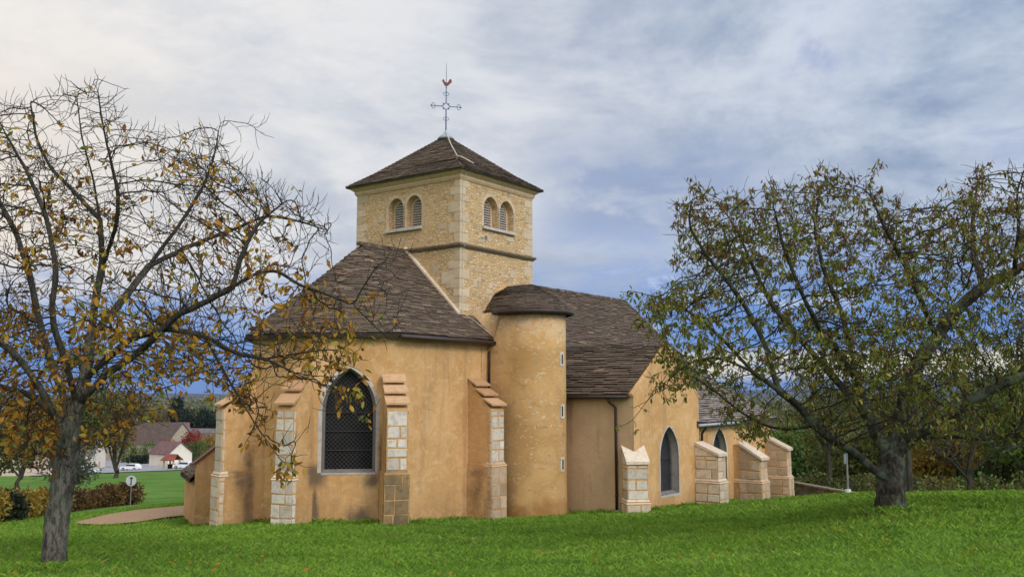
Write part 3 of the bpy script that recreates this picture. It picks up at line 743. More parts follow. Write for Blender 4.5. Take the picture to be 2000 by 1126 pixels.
# chapel
GV = 8.1; GU0, GU1, GA = 3.2, 8.5, 5.85
ch = MB(); wd_ = GU1-GU0
c1 = gothic(5.9-GU0, -3.74, -1.23, 1.50, 1.15)
panel(ch, (GU0, -GV), (1, 0), (0, -1), [(0, ZB), (wd_, ZB), (wd_, -.15), (GA-GU0, 1.80), (0, 0.02)], [c1], .36)
ch.poly([(GU1, -GV, ZB), (GU1, -3.5, ZB), (GU1, -3.5, -.2), (GU1, -GV, -.2)]); 
ch.poly([(GU1, -GV, -.15), (GU1, -3.5, -.15), (GA, -3.5, 1.7), (GA, -GV, 1.80)])
part(ch, 'chapel_gable', 'plaster'); window(((GU0, -GV), (1, 0), (0, -1), c1), 'lead', wd=.075, depth=.30)
ce = MB(); ce.poly([(GU0, -3.4, ZB), (GU0, -GV, ZB), (GU0, -GV, 0.02), (GU0, -3.4, 0.02)]); part(ce, 'chapel_wall', 'plaster_shaded')
r = MB()
E4 = [(GU0-.28, -2.9, -.03), (GU0-.28, -5.5, -.05), (GU0-.28, -GV+.10, -.03)]; T4 = [(GA, -2.9, 1.92), (GA, -5.5, 1.90), (GA, -GV+.10, 1.93)]
deck(r, E4, T4); tiles(r, E4, T4, .15, .5, th=.06)
E5 = [(GU1+.1, -3.2, -.18), (GU1+.1, -GV+.10, -.18)]; T5 = [(GA, -3.2, 1.90), (GA, -GV+.10, 1.93)]
deck(r, E5, T5); tiles(r, E5, T5, .145, .3, th=.042)
part(r, 'chapel_roof', 'tile')
ck = MB()   # raked gable edge in plaster and stone
for (u0, z0), (u1, z1) in (((GU0-.1, -.04), (GA, 1.90)), ((GA, 1.90), (GU1+.05, -.14))):
    ck.hexa([(u0, -GV-.015, z0-.05), (u1, -GV-.015, z1-.05), (u1, -GV+.20, z1-.05), (u0, -GV+.20, z0-.05), (u0, -GV-.015, z0+.035), (u1, -GV-.015, z1+.035), (u1, -GV+.20, z1+.05), (u0, -GV+.20, z0+.05)])
part(ck, 'gable_verge', 'plaster')
g_ = MB(); g_.tube([(GU0-.34, -4.9, -.12), (GU0-.34, -GV+.1, -.12)], .06, 8); part(g_, 'gutter', 'metal', None, True)
g_ = MB(); g_.tube([(GU0-.33, -7.15, -.14), (GU0-.25, -7.3, -.35), (GU0-.10, -7.42, -.5), (GU0-.09, -7.42, -4.1)], .052, 8)
for z in (-1.2, -2.4, -3.6): g_.tube([(GU0-.09, -7.42, z-.03), (GU0-.09, -7.42, z+.03)], .065, 8)
part(g_, 'downpipe', 'metal', None, True)
g_ = MB(); g_.tube([(GU0-.09, -7.42, -4.1), (GU0-.09, -7.42, -6)], .06, 8); part(g_, 'pipe_foot', 'zinc', None, True)
# chancel gutter, pipe, turret outlet
g_ = MB(); g_.tube([(-4.15, -ap_e-.06, ze-.12), (-1, -ap_e-.06, ze-.12), (1.2, -ap_e-.06, ze-.12)], .08, 8); part(g_, 'gutter', 'metal', None, True)
g_ = MB(); g_.tube([(.98, -ap_e-.05, ze-.15), (.98, -ap_e+.02, ze-.3), (.80, -AP-.10, ze-.45), (.78, -AP-.09, -.02)], .052, 8); part(g_, 'downpipe', 'metal', None, True)
g_ = MB(); g_.tube([(.98, -3.85, 2.93), (.95, -3.85, 2.5)], .055, 8); part(g_, 'gutter_outlet', 'metal', None, True)
g_ = MB(); g_.tube([(.70, -3.95, 2.80), (.74, -ap_e-.0, ze+.12)], .05, 5); part(g_, 'flashing', 'cope')
# lightning conductor
lc = MB()
lc.tube([(.0, -.15, ZA+.02), (-.02*1, -.9, ZA-.62), (-.2, -1.75, ZA-1.35)], .015, 4)
e_ = [(cx_t, 0, ZA+.1), (cx_t-.8, -.93, ZA-.75), (.60, -2.05, ZA-1.62), (.3, -2.5, zt_e+.45), (.05, -3.3, zt_e+.02)]
lc = MB(); lc.tube([(x, y, z+.13) for x, y, z in e_], .022, 4)
lc.tube([(.13, -V2-.24, ZC+.3), (.13, -V2-.03, ZC-.1), (.13, -V2-.03, 5.58), (.13, -V2-.16, 5.45), (.13, -V2-.03, 5.3), (.13, -V2-.03, 2.95), (.45, -3.1, 2.62), (.8, -ap_e, ze+.12), (.83, -ap_e-.1, ze-.05), (.45, -AP-.02, ze-.3), (.45, -AP-.02, .5)], .011, 4)
part(lc, 'lightning_conductor', 'white')
# --- buttresses
def buttress(front, dirv, wd, Lb, z1, z2, z3, plates, facing, low, side='plaster', label=None, single=False, sides=True, run=None, wc=None):
    """front: centre of the upper front face (local x, y); dirv: outward unit vector"""
    dl = math.hypot(*dirv); n = (dirv[0]/dl, dirv[1]/dl); d = (-n[1], n[0]); run = run or Lb-.25
    o_ = (front[0]-d[0]*wd/2, front[1]-d[1]*wd/2)
    P = lambda a, b, z: (o_[0]+a*d[0]+b*n[0], o_[1]+a*d[1]+b*n[1], z)
    b = MB()
    prof = [(-Lb, z1-.3), (0, z1-.3), (0, z2), (-run, z3), (-Lb, z3)]
    b.extr([P(0, x, z) for x, z in prof], (d[0]*wd, d[1]*wd, 0))
    e = .055; 
    b.hexa([P(-e, -Lb, ZB), P(wd+e, -Lb, ZB), P(wd+e, .08, ZB), P(-e, .08, ZB), P(-e, -Lb, z1), P(wd+e, -Lb, z1), P(wd+e, .08, z1), P(-e, .08, z1)])
    o = part(b, 'buttress', side)
    if label: o['label'] = label
    m1 = MB(); ashlar(m1, o_, d, n, wd, z1+.06, z2-.02, .38, .46)
    def sidefaces(mb, e_, b1, z0, zf, bw):
        # blocks on the two sides; the top follows the slope
        for (a, dd) in ((-e_, -1), (wd+e_, 1)):
            oo = P(a, -run if dd < 0 else b1, 0); dv = n if dd < 0 else (-n[0], -n[1]); nv_ = (d[0]*dd, d[1]*dd)
            if zf is not None: ashlar(mb, oo, dv, nv_, run+b1, z0, zf, .34, bw)
            else:
                st = 4
                for q_ in range(st):
                    x0, x1 = q_/st, (q_+1)/st
                    lo = (x0, x1) if dd < 0 else (1-x1, 1-x0)
                    zt_ = z3+(z2-z3)*(lo[1]) ; seg = (run+b1)/st
                    oo2 = P(a, -run+seg*q_, 0) if dd < 0 else P(a, b1-seg*q_, 0)
                    ashlar(mb, oo2, dv, nv_, seg, z0, zt_-.03, .34, seg)
    if sides: 
        sidefaces(m1, 0, 0, z1+.06, z2-.03, .5)
        for a, dd in ((0, -1), (wd, 1)):
            st = MB()
            tri_ = [(-run, z2), (0, z2), (-run, z3-.02)]
            st.extr([P(a+dd*.001, x, z) for x, z in tri_], (d[0]*dd*.012, d[1]*dd*.012, 0), rnd()); part(st, 'gable_stone', facing, o)
    part(m1, 'stone_facing', facing, o)
    m2 = MB(); ashlar(m2, (P(-e, .08, 0)[0], P(-e, .08, 0)[1]), d, n, wd+2*e, ZB+1.2, z1-.1, .38, .46, gap=(.007 if low == 'mossy' else .016))
    bk_ = -Lb if sides else -.22
    m2.hexa([P(-e-.02, bk_, z1-.08), P(wd+e+.02, bk_, z1-.08), P(wd+e+.02, .105, z1-.08), P(-e-.02, .105, z1-.08), P(.0, bk_, z1+.075), P(wd, bk_, z1+.075), P(wd, .0, z1+.075), P(.0, .0, z1+.075)], (.8, .8, .8))
    if sides: sidefaces(m2, e, .08, ZB+1.2, z1-.1, .5)
    else:
        for (a, dd) in ((-e, -1), (wd+e, 1)):
            oo = P(a, -.12 if dd < 0 else .08, 0); ashlar(m2, oo, n if dd < 0 else (-n[0], -n[1]), (d[0]*dd, d[1]*dd), .2, ZB+1.2, z1-.1, .36, .3)
            oo = P(a*0 if dd < 0 else wd, -.12 if dd < 0 else 0, 0); ashlar(m2, oo, n if dd < 0 else (-n[0], -n[1]), (d[0]*dd, d[1]*dd), .12, z1+.06, z2-.02, .34, .3)
    part(m2, 'plinth_stone', low, o)
    cpm = MB(); ov_ = .05
    def slab(x0, za_, x1, zb_, th_, tt):
        c_ = [P(-ov_, x0, za_), P(wd+ov_, x0, za_), P(wd+ov_, x1, zb_), P(-ov_, x1, zb_)]
        cpm.hexa(c_+[(x, y, z+th_) for x, y, z in c_], tt)
    if single == 'v':
        # a two-sided cap that dips in the middle where it meets the wall corner
        c0 = [P(-ov_, .07, z2), P(wd+ov_, .07, z2), P(wd+ov_, -run, z3), P(wd/2, -run*.62, z3-.22), P(-ov_, -run, z3)]
        cpm.extr(c0, (0, 0, .10), (.9, .9, .9))
    elif single:
        slab(-run-.02, z3+.0, .09, z2-.02, .11, rnd())
    else:
        k = plates
        for q_ in range(k):
            f0, f1 = q_/k, (q_+1)/k
            x1 = -run+(run+.09)*f1; x0 = -run+(run+.09)*max(0, f0-.04)
            zz1 = z3+(z2-z3)*f1+.15; zz0 = z3+(z2-z3)*f0+.015
            slab(x0, zz0, x1, zz1, .065, rnd())
    part(cpm, 'coping', 'cope' if single is False else 'warm', o)
    return o
def Ldir(phi): # world direction angle (clockwise from +X) to local
    p0 = L(0, 0); p1 = L(math.cos(math.radians(phi)), -math.sin(math.radians(phi))); return (p1[0]-p0[0], p1[1]-p0[1])
buttress(L(-3.58, 29.55), Ldir(74), .66, 1.5, -2.44, -.50, .55, 3, 'white', 'mossy', sides=False, run=.95)
buttress(L(-7.03, 29.30), Ldir(113), .66, 1.5, -2.56, -.50, .78, 3, 'white', 'white', sides=False, run=.95)
buttress(L(-9.66, 31.25), Ldir(143), .62, 1.7, -2.60, -.56, .62, 3, 'white', 'warm', sides=False, run=1.25)
buttress((.07, -4.42), (0, -1), .74, 1.2, -2.44, -.58, .46, 3, 'white', 'brown', sides=False, run=1.02)
bx_, by_ = L(4.40, 33.0)
buttress((bx_+.10, by_+.10), (-.72, -.70), .74, 1.2, -3.72, -2.45, -1.92, 1, 'white', 'warm', single='v', run=.65)
buttress((8.45, -9.05), (0, -1), .72, 1.2, -3.38, -2.42, -2.0, 1, 'warm', 'warm', single=True, run=.95)
buttress((12.90, -9.0), (0, -1), .78, 1.3, -3.72, -2.82, -2.2, 1, 'brown', 'brown', single=True, run=.95)
buttress((16.62, -8.75), (.12, -1), .80, 1.1, -3.80, -2.6, -2.1, 1, 'brown', 'brown', single=True, run=.9)
# --- north annex seen beyond the apse
an = MB()
a0 = L(-11.16, 33.6); a1 = L(-9.0, 34.6)
dx_, dy_ = a1[0]-a0[0], a1[1]-a0[1]; ll = math.hypot(dx_, dy_); d = (dx_/ll, dy_/ll); n = (d[1], -d[0])
P = lambda s_, b, z: (a0[0]+s_*d[0]-b*n[0], a0[1]+s_*d[1]-b*n[1], z)
sgn = 1
wpt = (a0[0]*1, a0[1])
prof = [(0, ZB), (ll, ZB), (ll, -.55), (0, -2.45)]
front = [(a0[0]+s_*d[0], a0[1]+s_*d[1], z) for s_, z in prof]
# push away from the camera
camL = L(0, 0); tocam = (camL[0]-a0[0], camL[1]-a0[1])
if tocam[0]*n[0]+tocam[1]*n[1] < 0: n = (-n[0], -n[1])
an.extr(front, (-n[0]*.25, -n[1]*.25, 0))
an.extr([(x-n[0]*.25, y-n[1]*.25, z if z < -5 else z-.55) for x, y, z in front], (-n[0]*3.2, -n[1]*3.2, 0))
vg = MB(); vf = [front[3], front[2]]; E_v = [(vf[0][0]-d[0]*.12, vf[0][1]-d[1]*.12, vf[0][2]-.08), (vf[1][0], vf[1][1], vf[1][2])]
vg.extr([(x+n[0]*.08, y+n[1]*.08, z+k_) for (x, y, z), k_ in ((E_v[0], .0), (E_v[1], .0), (E_v[1], .07), (E_v[0], .07))], (-n[0]*.4, -n[1]*.4, 0), (.3, 0, 0))
part(vg, 'annex_verge', 'rust')
annex = part(an, 'annex_wall', 'plaster')
r = MB()
q0 = [(a0[0]-d[0]*.16-n[0]*.25, a0[1]-d[1]*.16-n[1]*.25, -3.0), (a0[0]-d[0]*.16-n[0]*3.6, a0[1]-d[1]*.16-n[1]*3.6, -3.0)]
q1 = [(a1[0]-n[0]*.25, a1[1]-n[1]*.25, -1.05), (a1[0]-n[0]*3.6, a1[1]-n[1]*3.6, -1.05)]
deck(r, q0, q1); tiles(r, q0, q1, .14, .3)
part(r, 'annex_roof', 'tile')
# ------------------------------------------------------------------ terrain
def ray(px, py):
    a = (px-1000)/F_PX; b = (563-py)/F_PX
    return np.array([a, math.cos(PITCH)-b*math.sin(PITCH), math.sin(PITCH)+b*math.cos(PITCH)])
def at(px, py, Y):
    r_ = ray(px, py); return r_*(Y/r_[1])
CP = []
for px, py, Y in [(0, 1126, 14), (1000, 1126, 13.5), (2000, 1126, 10.5), (1500, 1126, 12), (100, 1108, 15), (1738, 998, 18.5), (1000, 1013, 33), (772, 1023, 30.6), (552, 1025, 29.2), (422, 1028, 31.2),
                  (370, 1027, 33.5), (1240, 1000, 34), (1107, 1006, 34), (1365, 985, 38), (1540, 972, 43.6), (1450, 979, 41), (1650, 966, 34), (1800, 963, 33), (2000, 961, 31), (2200, 960, 30),
                  (1650, 984, 60), (1800, 984, 60), (2000, 984, 60), (2300, 980, 60), (1540, 985, 70), (1800, 962, 150), (2100, 955, 200), (1500, 960, 140), (150, 1025, 36), (260, 1002, 38), (248, 983, 60), (0, 1014, 45), (370, 989, 41),
                  (370, 917, 190), (240, 922, 200), (297, 908, 245), (0, 930, 180), (-300, 1020, 40), (-300, 930, 170), (0, 1062, 20), (700, 965, 80), (1000, 935, 120), (700, 905, 250), (1200, 920, 300),
                  (1000, 1060, 20), (1500, 1050, 17), (1500, 1010, 25), (500, 1060, 20)]:
    p = at(px, py, Y); r_ = math.hypot(p[0], p[1]); CP.append((math.atan2(p[0], p[1]), math.log(r_), p[2]/r_))
for a_ in (-.75, -.45, -.2, 0, .2, .45, .75):
    for r_, z in ((350, -23), (550, -27), (900, -30), (2000, -32), (5000, -32), (30000, -32)): CP.append((a_, math.log(r_), z/r_))
    CP.append((a_, math.log(7), -2.05/7)); CP.append((a_, math.log(4), -1.85/4))
CP = np.array(CP); SC = np.array([1., .32])
def kern(A, B):
    d = np.sqrt((((A[:, None, :]-B[None, :, :])*SC)**2).sum(-1)); return np.sqrt(d*d+.0004)   # near-linear multiquadric
XY = CP[:, :2]; n_ = len(CP)
Kk = np.zeros((n_+3, n_+3)); Kk[:n_, :n_] = kern(XY, XY); Kk[:n_, n_] = 1; Kk[n_, :n_] = 1; Kk[:n_, n_+1:] = XY; Kk[n_+1:, :n_] = XY.T
Kk[:n_, :n_] -= np.eye(n_)*1e-4
Wt = np.linalg.solve(Kk, np.r_[CP[:, 2], 0, 0, 0])
def gz(x, y):
    x = np.atleast_1d(np.asarray(x, float)); y = np.atleast_1d(np.asarray(y, float))
    r_ = np.maximum(np.hypot(x, y), 1e-3); a_ = np.clip(np.arctan2(x, y), -.8, .8); q_ = np.stack([a_, np.log(np.maximum(r_, 4.))], 1)
    out = np.empty(len(r_))
    for i in range(0, len(r_), 20000):
        s_ = slice(i, i+20000); out[s_] = kern(q_[s_], XY)@Wt[:n_]+Wt[n_]+q_[s_]@Wt[n_+1:]
    z = out*np.maximum(r_, 4.); kf = np.clip((r_-700)/900., 0, 1); kf = kf*kf*(3-2*kf); z = z*(1-kf)-30.*kf; k = np.clip((r_-3)/4., 0, 1); k = k*k*(3-2*k)
    back = np.clip((np.abs(np.arctan2(x, y))-.9)/.7, 0, 1); near = np.clip(1-r_/400, 0, 1)
    z = z*k+(-1.8)*(1-k)
    return z*(1-back*near)+(-1.9)*back*near
def g1(x, y): return float(gz(x, y)[0])
def hit(px, py, y0=8, y1=900):
    Ys = np.exp(np.linspace(math.log(y0), math.log(y1), 600)); P_ = ray(px, py)[None, :]*(Ys/ray(px, py)[1])[:, None]
    d = P_[:, 2]-gz(P_[:, 0], P_[:, 1]); i = int(np.argmax(d < 0)) if (d < 0).any() else len(d)-1
    return float(P_[i, 0]), float(P_[i, 1]), float(gz(P_[i, 0], P_[i, 1])[0])
def bump2(x, y, s_):
    return (np.sin(x*1.7*s_+np.sin(y*.9*s_)*1.5)+np.sin(y*2.1*s_+np.sin(x*1.3*s_)*1.7)+np.sin((x+y)*2.9*s_)*.5)/2.5
rr = np.r_[0.5, np.exp(np.linspace(math.log(3), math.log(70), 150)), np.exp(np.linspace(math.log(74), math.log(16000), 90))]
aa = np.r_[np.linspace(-PI, -.72, 30)[:-1], np.linspace(-.72, .72, 220), np.linspace(.72, PI, 30)[1:]]
Rg, Ag = np.meshgrid(rr, aa, indexing='ij'); Xg = (Rg*np.sin(Ag)).ravel(); Yg = (Rg*np.cos(Ag)).ravel()
Zg = gz(Xg, Yg); near = np.clip(1-Rg.ravel()/60, 0, 1); Zg += bump2(Xg, Yg, 1.1)*.018*near*(Rg.ravel() > 5)
nr, na = Rg.shape; I = np.arange(nr*na).reshape(nr, na)
Fq = np.stack([I[:-1, :-1], I[:-1, 1:], I[1:, 1:], I[1:, :-1]], -1).reshape(-1, 4)[:, ::-1]
def f_ground(t, co, ti):
    d = t.add('ShaderNodeVectorMath', {0: co}, operation='LENGTH').outputs['Value']
    a = t.noise(co, .35, 6, .6); b = t.noise(co, 3., 6, .65); c = t.noise(co, 22., 4, .7)
    g = t.mix(t.mr(a, .35, .65), (.06, .14, .016), (.11, .21, .026)); g = t.mix(t.m('MULTIPLY', t.mr(b, .45, .7), .6), g, (.075, .15, .02))
    g = t.mix(t.m('MULTIPLY', t.mr(c, .6, .35), .35), g, (.03, .07, .01)); g = t.mix(t.m('MULTIPLY', t.mr(t.noise(co, .09, 6, .7), .42, .62), .55), g, (.13, .23, .035)); g = t.mix(t.m('MULTIPLY', t.mr(t.noise(co, .9, 5, .7), .55, .7), .4), g, (.035, .075, .012))
    fl_ = t.add('ShaderNodeTexVoronoi', {'Vector': t.vmul(co, (1, .45, 0)), 'Scale': .0022}); cs = t.add('ShaderNodeSeparateColor', {0: fl_.outputs['Color']})
    far = t.ramp(cs.outputs[0], [(0, (.055, .055, .03)), (.2, (.08, .20, .05)), (.38, (.12, .09, .06)), (.52, (.06, .16, .05)), (.68, (.15, .115, .08)), (.85, (.05, .05, .03))])
    far.node.color_ramp.interpolation = 'CONSTANT'
    wood = t.noise(t.vmul(co, (1, .4, 1)), .012, 6, .65); far = t.mix(t.mr(wood, .50, .54), far, (.03, .038, .02))
    return t.mix(t.mr(d, 230, 420), g, far), t.m('MULTIPLY', b, t.mr(d, 90, 30))
ground = kind(np_mesh('ground', np.stack([Xg, Yg, Zg], 1), Fq, np.full((len(Fq), 3), .5), mat('meadow', f_ground, .95, .1, .05), smooth=True), 'structure')
# grass blades (uncountable)
bl0 = at(100, 1110, 15.); br0 = at(1738, 1000, 18.5)
def grass():
    n = 420000
    r_ = np.exp(RS.uniform(math.log(8.5), math.log(50), n)); a_ = RS.uniform(-.60, .60, n)
    x = r_*np.sin(a_); y = r_*np.cos(a_)
    lx = (x-OX)*math.sin(TH)+(y-OY)*math.cos(TH); lv = (x-OX)*math.cos(TH)-(y-OY)*math.sin(TH)
    inside = ((lx > -5.8) & (lx < 3.3) & (lv < 3.3) & (lv > -3.5)) | ((lx > 3.2) & (lx < 8.5) & (lv < 8.1) & (lv > 0)) | ((lx > 8.4) & (lx < 17) & (lv < 7.8) & (lv > 0))
    keep = ~inside & (np.abs(path_side(x, y)) > 0); x, y, r_ = x[keep], y[keep], r_[keep]; n = len(x)
    ex, ey, eh_ = [], [], []
    for (tx, ty, rr_) in ((bl0[0], bl0[1], .24), (br0[0], br0[1], .34)):
        q_ = rr_+RS.rand(2600)**1.6*.45; a2 = RS.uniform(0, 2*PI, 2600); ex.append(tx+np.cos(a2)*q_); ey.append(ty+np.sin(a2)*q_)
    for (u0, v0), (u1, v1), m in (((-6., 1.4), (-4.02, 3.38), 900), ((-4.02, 3.38), (.8, 3.38), 1300), ((3.2, 5.5), (3.2, 8.1), 700), ((3.2, 8.1), (8.5, 8.1), 1300), ((8.5, 7.8), (16.9, 7.8), 1600), ((-6., -1.4), (-6., 1.4), 700)):
        f = RS.rand(m); o_ = .03+.22*RS.rand(m)**2; uu = u0+(u1-u0)*f; vv = v0+(v1-v0)*f; nl_ = math.hypot(u1-u0, v1-v0); uu = uu-(v1-v0)/nl_*o_; vv = vv+(u1-u0)/nl_*o_
        ex.append(OX+uu*math.sin(TH)+vv*math.cos(TH)); ey.append(OY+uu*math.cos(TH)-vv*math.sin(TH))
    nE = sum(map(len, ex)); x = np.r_[x, np.concatenate(ex)]; y = np.r_[y, np.concatenate(ey)]; r_ = np.hypot(x, y); n = len(x)
    z = gz(x, y)-.012
    cl = bump2(x, y, 2.3)*.5+.5; cl2 = bump2(x+9, y-4, .7)*.5+.5
    h = (.035+.055*RS.rand(n)**1.5)*(0.8+.4*cl)*np.clip(r_/16, .85, 1.5); wd = (.004+.005*RS.rand(n))*np.clip(r_/14, .8, 2.6)
    h[-nE:] *= RS.uniform(.9, 1.9, nE)
    az_ = RS.uniform(0, 2*PI, n); lean = RS.uniform(.2, 1.3, n)*h; la = RS.uniform(0, 2*PI, n)
    ux, uy = np.cos(az_)*wd/2, np.sin(az_)*wd/2; kx, ky = np.cos(la)*lean, np.sin(la)*lean
    V = np.empty((n, 4, 3)); 
    V[:, 0] = np.stack([x-ux, y-uy, z], 1); V[:, 1] = np.stack([x+ux, y+uy, z], 1)
    V[:, 2] = np.stack([x+ux*.8+kx*.35, y+uy*.8+ky*.35, z+h*.62], 1); V[:, 3] = np.stack([x+kx, y+ky, z+h*.95], 1)
    Fi = np.arange(n*4).reshape(n, 4)
    ti = np.stack([np.clip(.2+.6*RS.rand(n)*1.0+.25*(cl2-.5), 0, 1), RS.rand(n), cl], 1)
    def fg(t, co, tn):
        c = t.ramp(tn[0], [(0, (.055, .125, .012)), (.4, (.115, .220, .020)), (.75, (.20, .32, .035)), (1, (.36, .42, .09))])
        dead = t.m('GREATER_THAN', tn[1], .965); c = t.mix(dead, c, (.26, .20, .08))
        big = t.noise(co, .25, 4, .6); c = t.mix(t.m('MULTIPLY', t.mr(big, .42, .65), .45), c, (.16, .27, .025)); md = t.noise(co, 1.1, 5, .65); c = t.mix(t.m('MULTIPLY', t.mr(md, .52, .68), .55), c, (.040, .095, .012)); dr = t.noise(co, .55, 5, .7); return t.mix(t.m('MULTIPLY', t.mr(dr, .60, .70), .35), c, (.24, .24, .06)), None
    m = mat('grass_blade', fg, .8, .15)
    return kind(np_mesh('grass', V.reshape(-1, 3), Fi, ti, m), 'stuff')
# path
def path_side(x, y): return np.ones_like(x)
pp = [(-40, -0, 0)]
top_e = [hit(*q_) for q_ in ((151, 1022), (180, 1014), (220, 1005), (270, 998), (320, 993), (371, 989), (430, 984))]
bot_e = [hit(*q_) for q_ in ((151, 1026), (180, 1027), (220, 1026), (270, 1021), (320, 1014), (371, 1008), (430, 1002))]
pv = []
for (a, b) in zip(top_e, bot_e):
    for f in np.linspace(0, 1, 7):
        x, y = a[0]+(b[0]-a[0])*f, a[1]+(b[1]-a[1])*f; pv.append((x+RS.uniform(-.12, .12), y+RS.uniform(-.1, .1), 0))
pv = np.array(pv); pv[:, 2] = gz(pv[:, 0], pv[:, 1])+.06
I2 = np.arange(len(pv)).reshape(7, 7); Fp = np.stack([I2[:-1, :-1], I2[:-1, 1:], I2[1:, 1:], I2[1:, :-1]], -1).reshape(-1, 4)
def f_path(t, co, ti):
    b = t.noise(co, 14., 6, .7); a = t.noise(co, 1.1, 4, .6)
    return t.mix(t.mr(b, .35, .65), (.26, .16, .085), t.mix(a, (.40, .25, .14), (.46, .32, .21))), b
kind(np_mesh('path', pv, Fp, np.full((len(Fp), 3), .5), mat('gravel', f_path, .95, .1, .02)), 'structure')
poly_path = np.array([(p[0], p[1]) for p in top_e]+[(p[0], p[1]) for p in bot_e[::-1]])
def path_side(x, y):
    ins = np.zeros(len(x), bool); j = len(poly_path)-1
    for i in range(len(poly_path)):
        xi, yi = poly_path[i]; xj, yj = poly_path[j]
        ins ^= ((yi > y) != (yj > y)) & (x < (xj-xi)*(y-yi)/(yj-yi+1e-12)+xi); j = i
    return np.where(ins, 0., 1.)
grass()
# ------------------------------------------------------------------ tree growing
def resample(P_, D):
    P_ = np.array(P_, float); seg = np.linalg.norm(np.diff(P_, axis=0), axis=1); cum = np.r_[0, np.cumsum(seg)]; m = max(2, int(cum[-1]/D)+1)
    s_ = np.linspace(0, cum[-1], m)
    # smooth with Catmull-like averaging
    Q = np.stack([np.interp(s_, cum, P_[:, k]) for k in range(3)], 1)
    for _ in range(3): Q[1:-1] = (Q[:-2]+2*Q[1:-1]+Q[2:])/4
    return Q
def in_poly(pts, poly):
    x, y = pts[:, 0], pts[:, 1]; ins = np.zeros(len(x), bool); j = len(poly)-1
    for i in range(len(poly)):
        xi, yi = poly[i]; xj, yj = poly[j]
        ins ^= ((yi > y) != (yj > y)) & (x < (xj-xi)*(y-yi)/(yj-yi+1e-12)+xi); j = i
    return ins
def grow(limbs, attr, D, di, dk, jit=.22, trop=(0, 0, 0), iters=220, maxn=30000, rs=RS):
    pos = np.zeros((maxn, 3)); par = np.full(maxn, -1); cnt = np.zeros(maxn, int); n = 0
    for P_, start in limbs:
        Q = resample(P_, D); 
        if n == 0: p0 = -1
        else:
            d = np.linalg.norm(pos[:n]-Q[0], axis=1); p0 = int(d.argmin()); Q = Q[1:]
        for q_ in Q: pos[n] = q_+rs.normal(0, D*.05, 3); par[n] = p0; p0 = n; n += 1
    nl = n; alive = np.ones(len(attr), bool); bd = np.full(len(attr), 1e9); bi = np.zeros(len(attr), int)
    def upd(i0, i1):
        ids = np.where(alive)[0]
        if not len(ids) or i1 <= i0: return
        d = np.linalg.norm(attr[ids][:, None, :]-pos[None, i0:i1], axis=2); m = d.argmin(1); dm = d[np.arange(len(ids)), m]
        b = dm < bd[ids]; bd[ids[b]] = dm[b]; bi[ids[b]] = m[b]+i0
    for i in range(0, n, 400): upd(i, min(n, i+400))
    alive &= bd > dk
    trop = np.array(trop)
    for it in range(iters):
        act = np.where(alive & (bd < di))[0]
        if not len(act): break
        ni = bi[act]; dv = attr[act]-pos[ni]; dv /= np.linalg.norm(dv, axis=1)[:, None]+1e-9
        un, inv = np.unique(ni, return_inverse=True); acc = np.zeros((len(un), 3)); np.add.at(acc, inv, dv)
        n0 = n
        for k, u_ in enumerate(un):
            if cnt[u_] > 3 or n >= maxn: continue
            v = acc[k]; l_ = np.linalg.norm(v)
            if l_ < 1e-6: continue
            v = v/l_
            if par[u_] >= 0:
                pd = pos[u_]-pos[par[u_]]; pd /= np.linalg.norm(pd)+1e-9; v = v+pd*.4
            v = v+rs.normal(0, jit, 3)+trop*(1 if pos[u_][2] > 0 else .3); v /= np.linalg.norm(v); pos[n] = pos[u_]+v*D; par[n] = u_; cnt[u_] += 1; n += 1
        if n == n0: break
        upd(n0, n); alive &= bd > dk
    P_ = pos[:n].copy(); pr_ = par[:n]; kid = np.full(n, -1); 
    for i in range(n-1, 0, -1):
        if pr_[i] >= 0: kid[pr_[i]] = i
    ok = (pr_ >= 0) & (kid >= 0)
    for _ in range(1):
        Q = P_.copy(); Q[ok] = P_[ok]*.5+.25*(P_[pr_[ok]]+P_[kid[ok]]); P_ = Q
    return P_, par[:n].copy(), nl
def add_twigs(pos, par, prob, segs, step, up, rs=RS, only=None):
    kids = np.zeros(len(pos), int); np.add.at(kids, par[par >= 0], 1)
    P_, Q_ = [pos], [par]; n = len(pos)
    for i in range(len(pos)):
        if par[i] < 0 or (only is not None and not only[i]): continue
        if kids[i] == 0 or rs.rand() < prob:
            d = pos[i]-pos[par[i]]; d /= np.linalg.norm(d)+1e-9
            k = 1 if kids[i] else 2
            for _ in range(k):
                v = d*.6+rs.normal(0, .55, 3); v /= np.linalg.norm(v); p = pos[i].copy(); pi_ = i
                m = rs.randint(segs[0], segs[1]+1); new = []
                for q_ in range(m):
                    v = v+np.array([0, 0, up])+rs.normal(0, .22, 3); v /= np.linalg.norm(v); p = p+v*step; new.append(p.copy())
                P_.append(np.array(new)); Q_.append(np.array([pi_]+list(range(n, n+m-1)))); n += m
    return np.concatenate(P_), np.concatenate(Q_)
def radii(par, rt, r0, ex=1.2):
    n = len(par); acc = np.zeros(n); order = None
    kids = [[] for _ in range(n)]
    for i, p in enumerate(par):
        if p >= 0: kids[p].append(i)
    # topological order, leaves first
    st = [i for i in range(n) if par[i] < 0]; od = []
    while st:
        i = st.pop(); od.append(i); st.extend(kids[i])
    for i in od[::-1]:
        acc[i] = sum(acc[k] for k in kids[i]) if kids[i] else 1.
    tt_ = np.log(acc)/math.log(acc.max()); return rt*(r0/rt)**(tt_**ex), kids
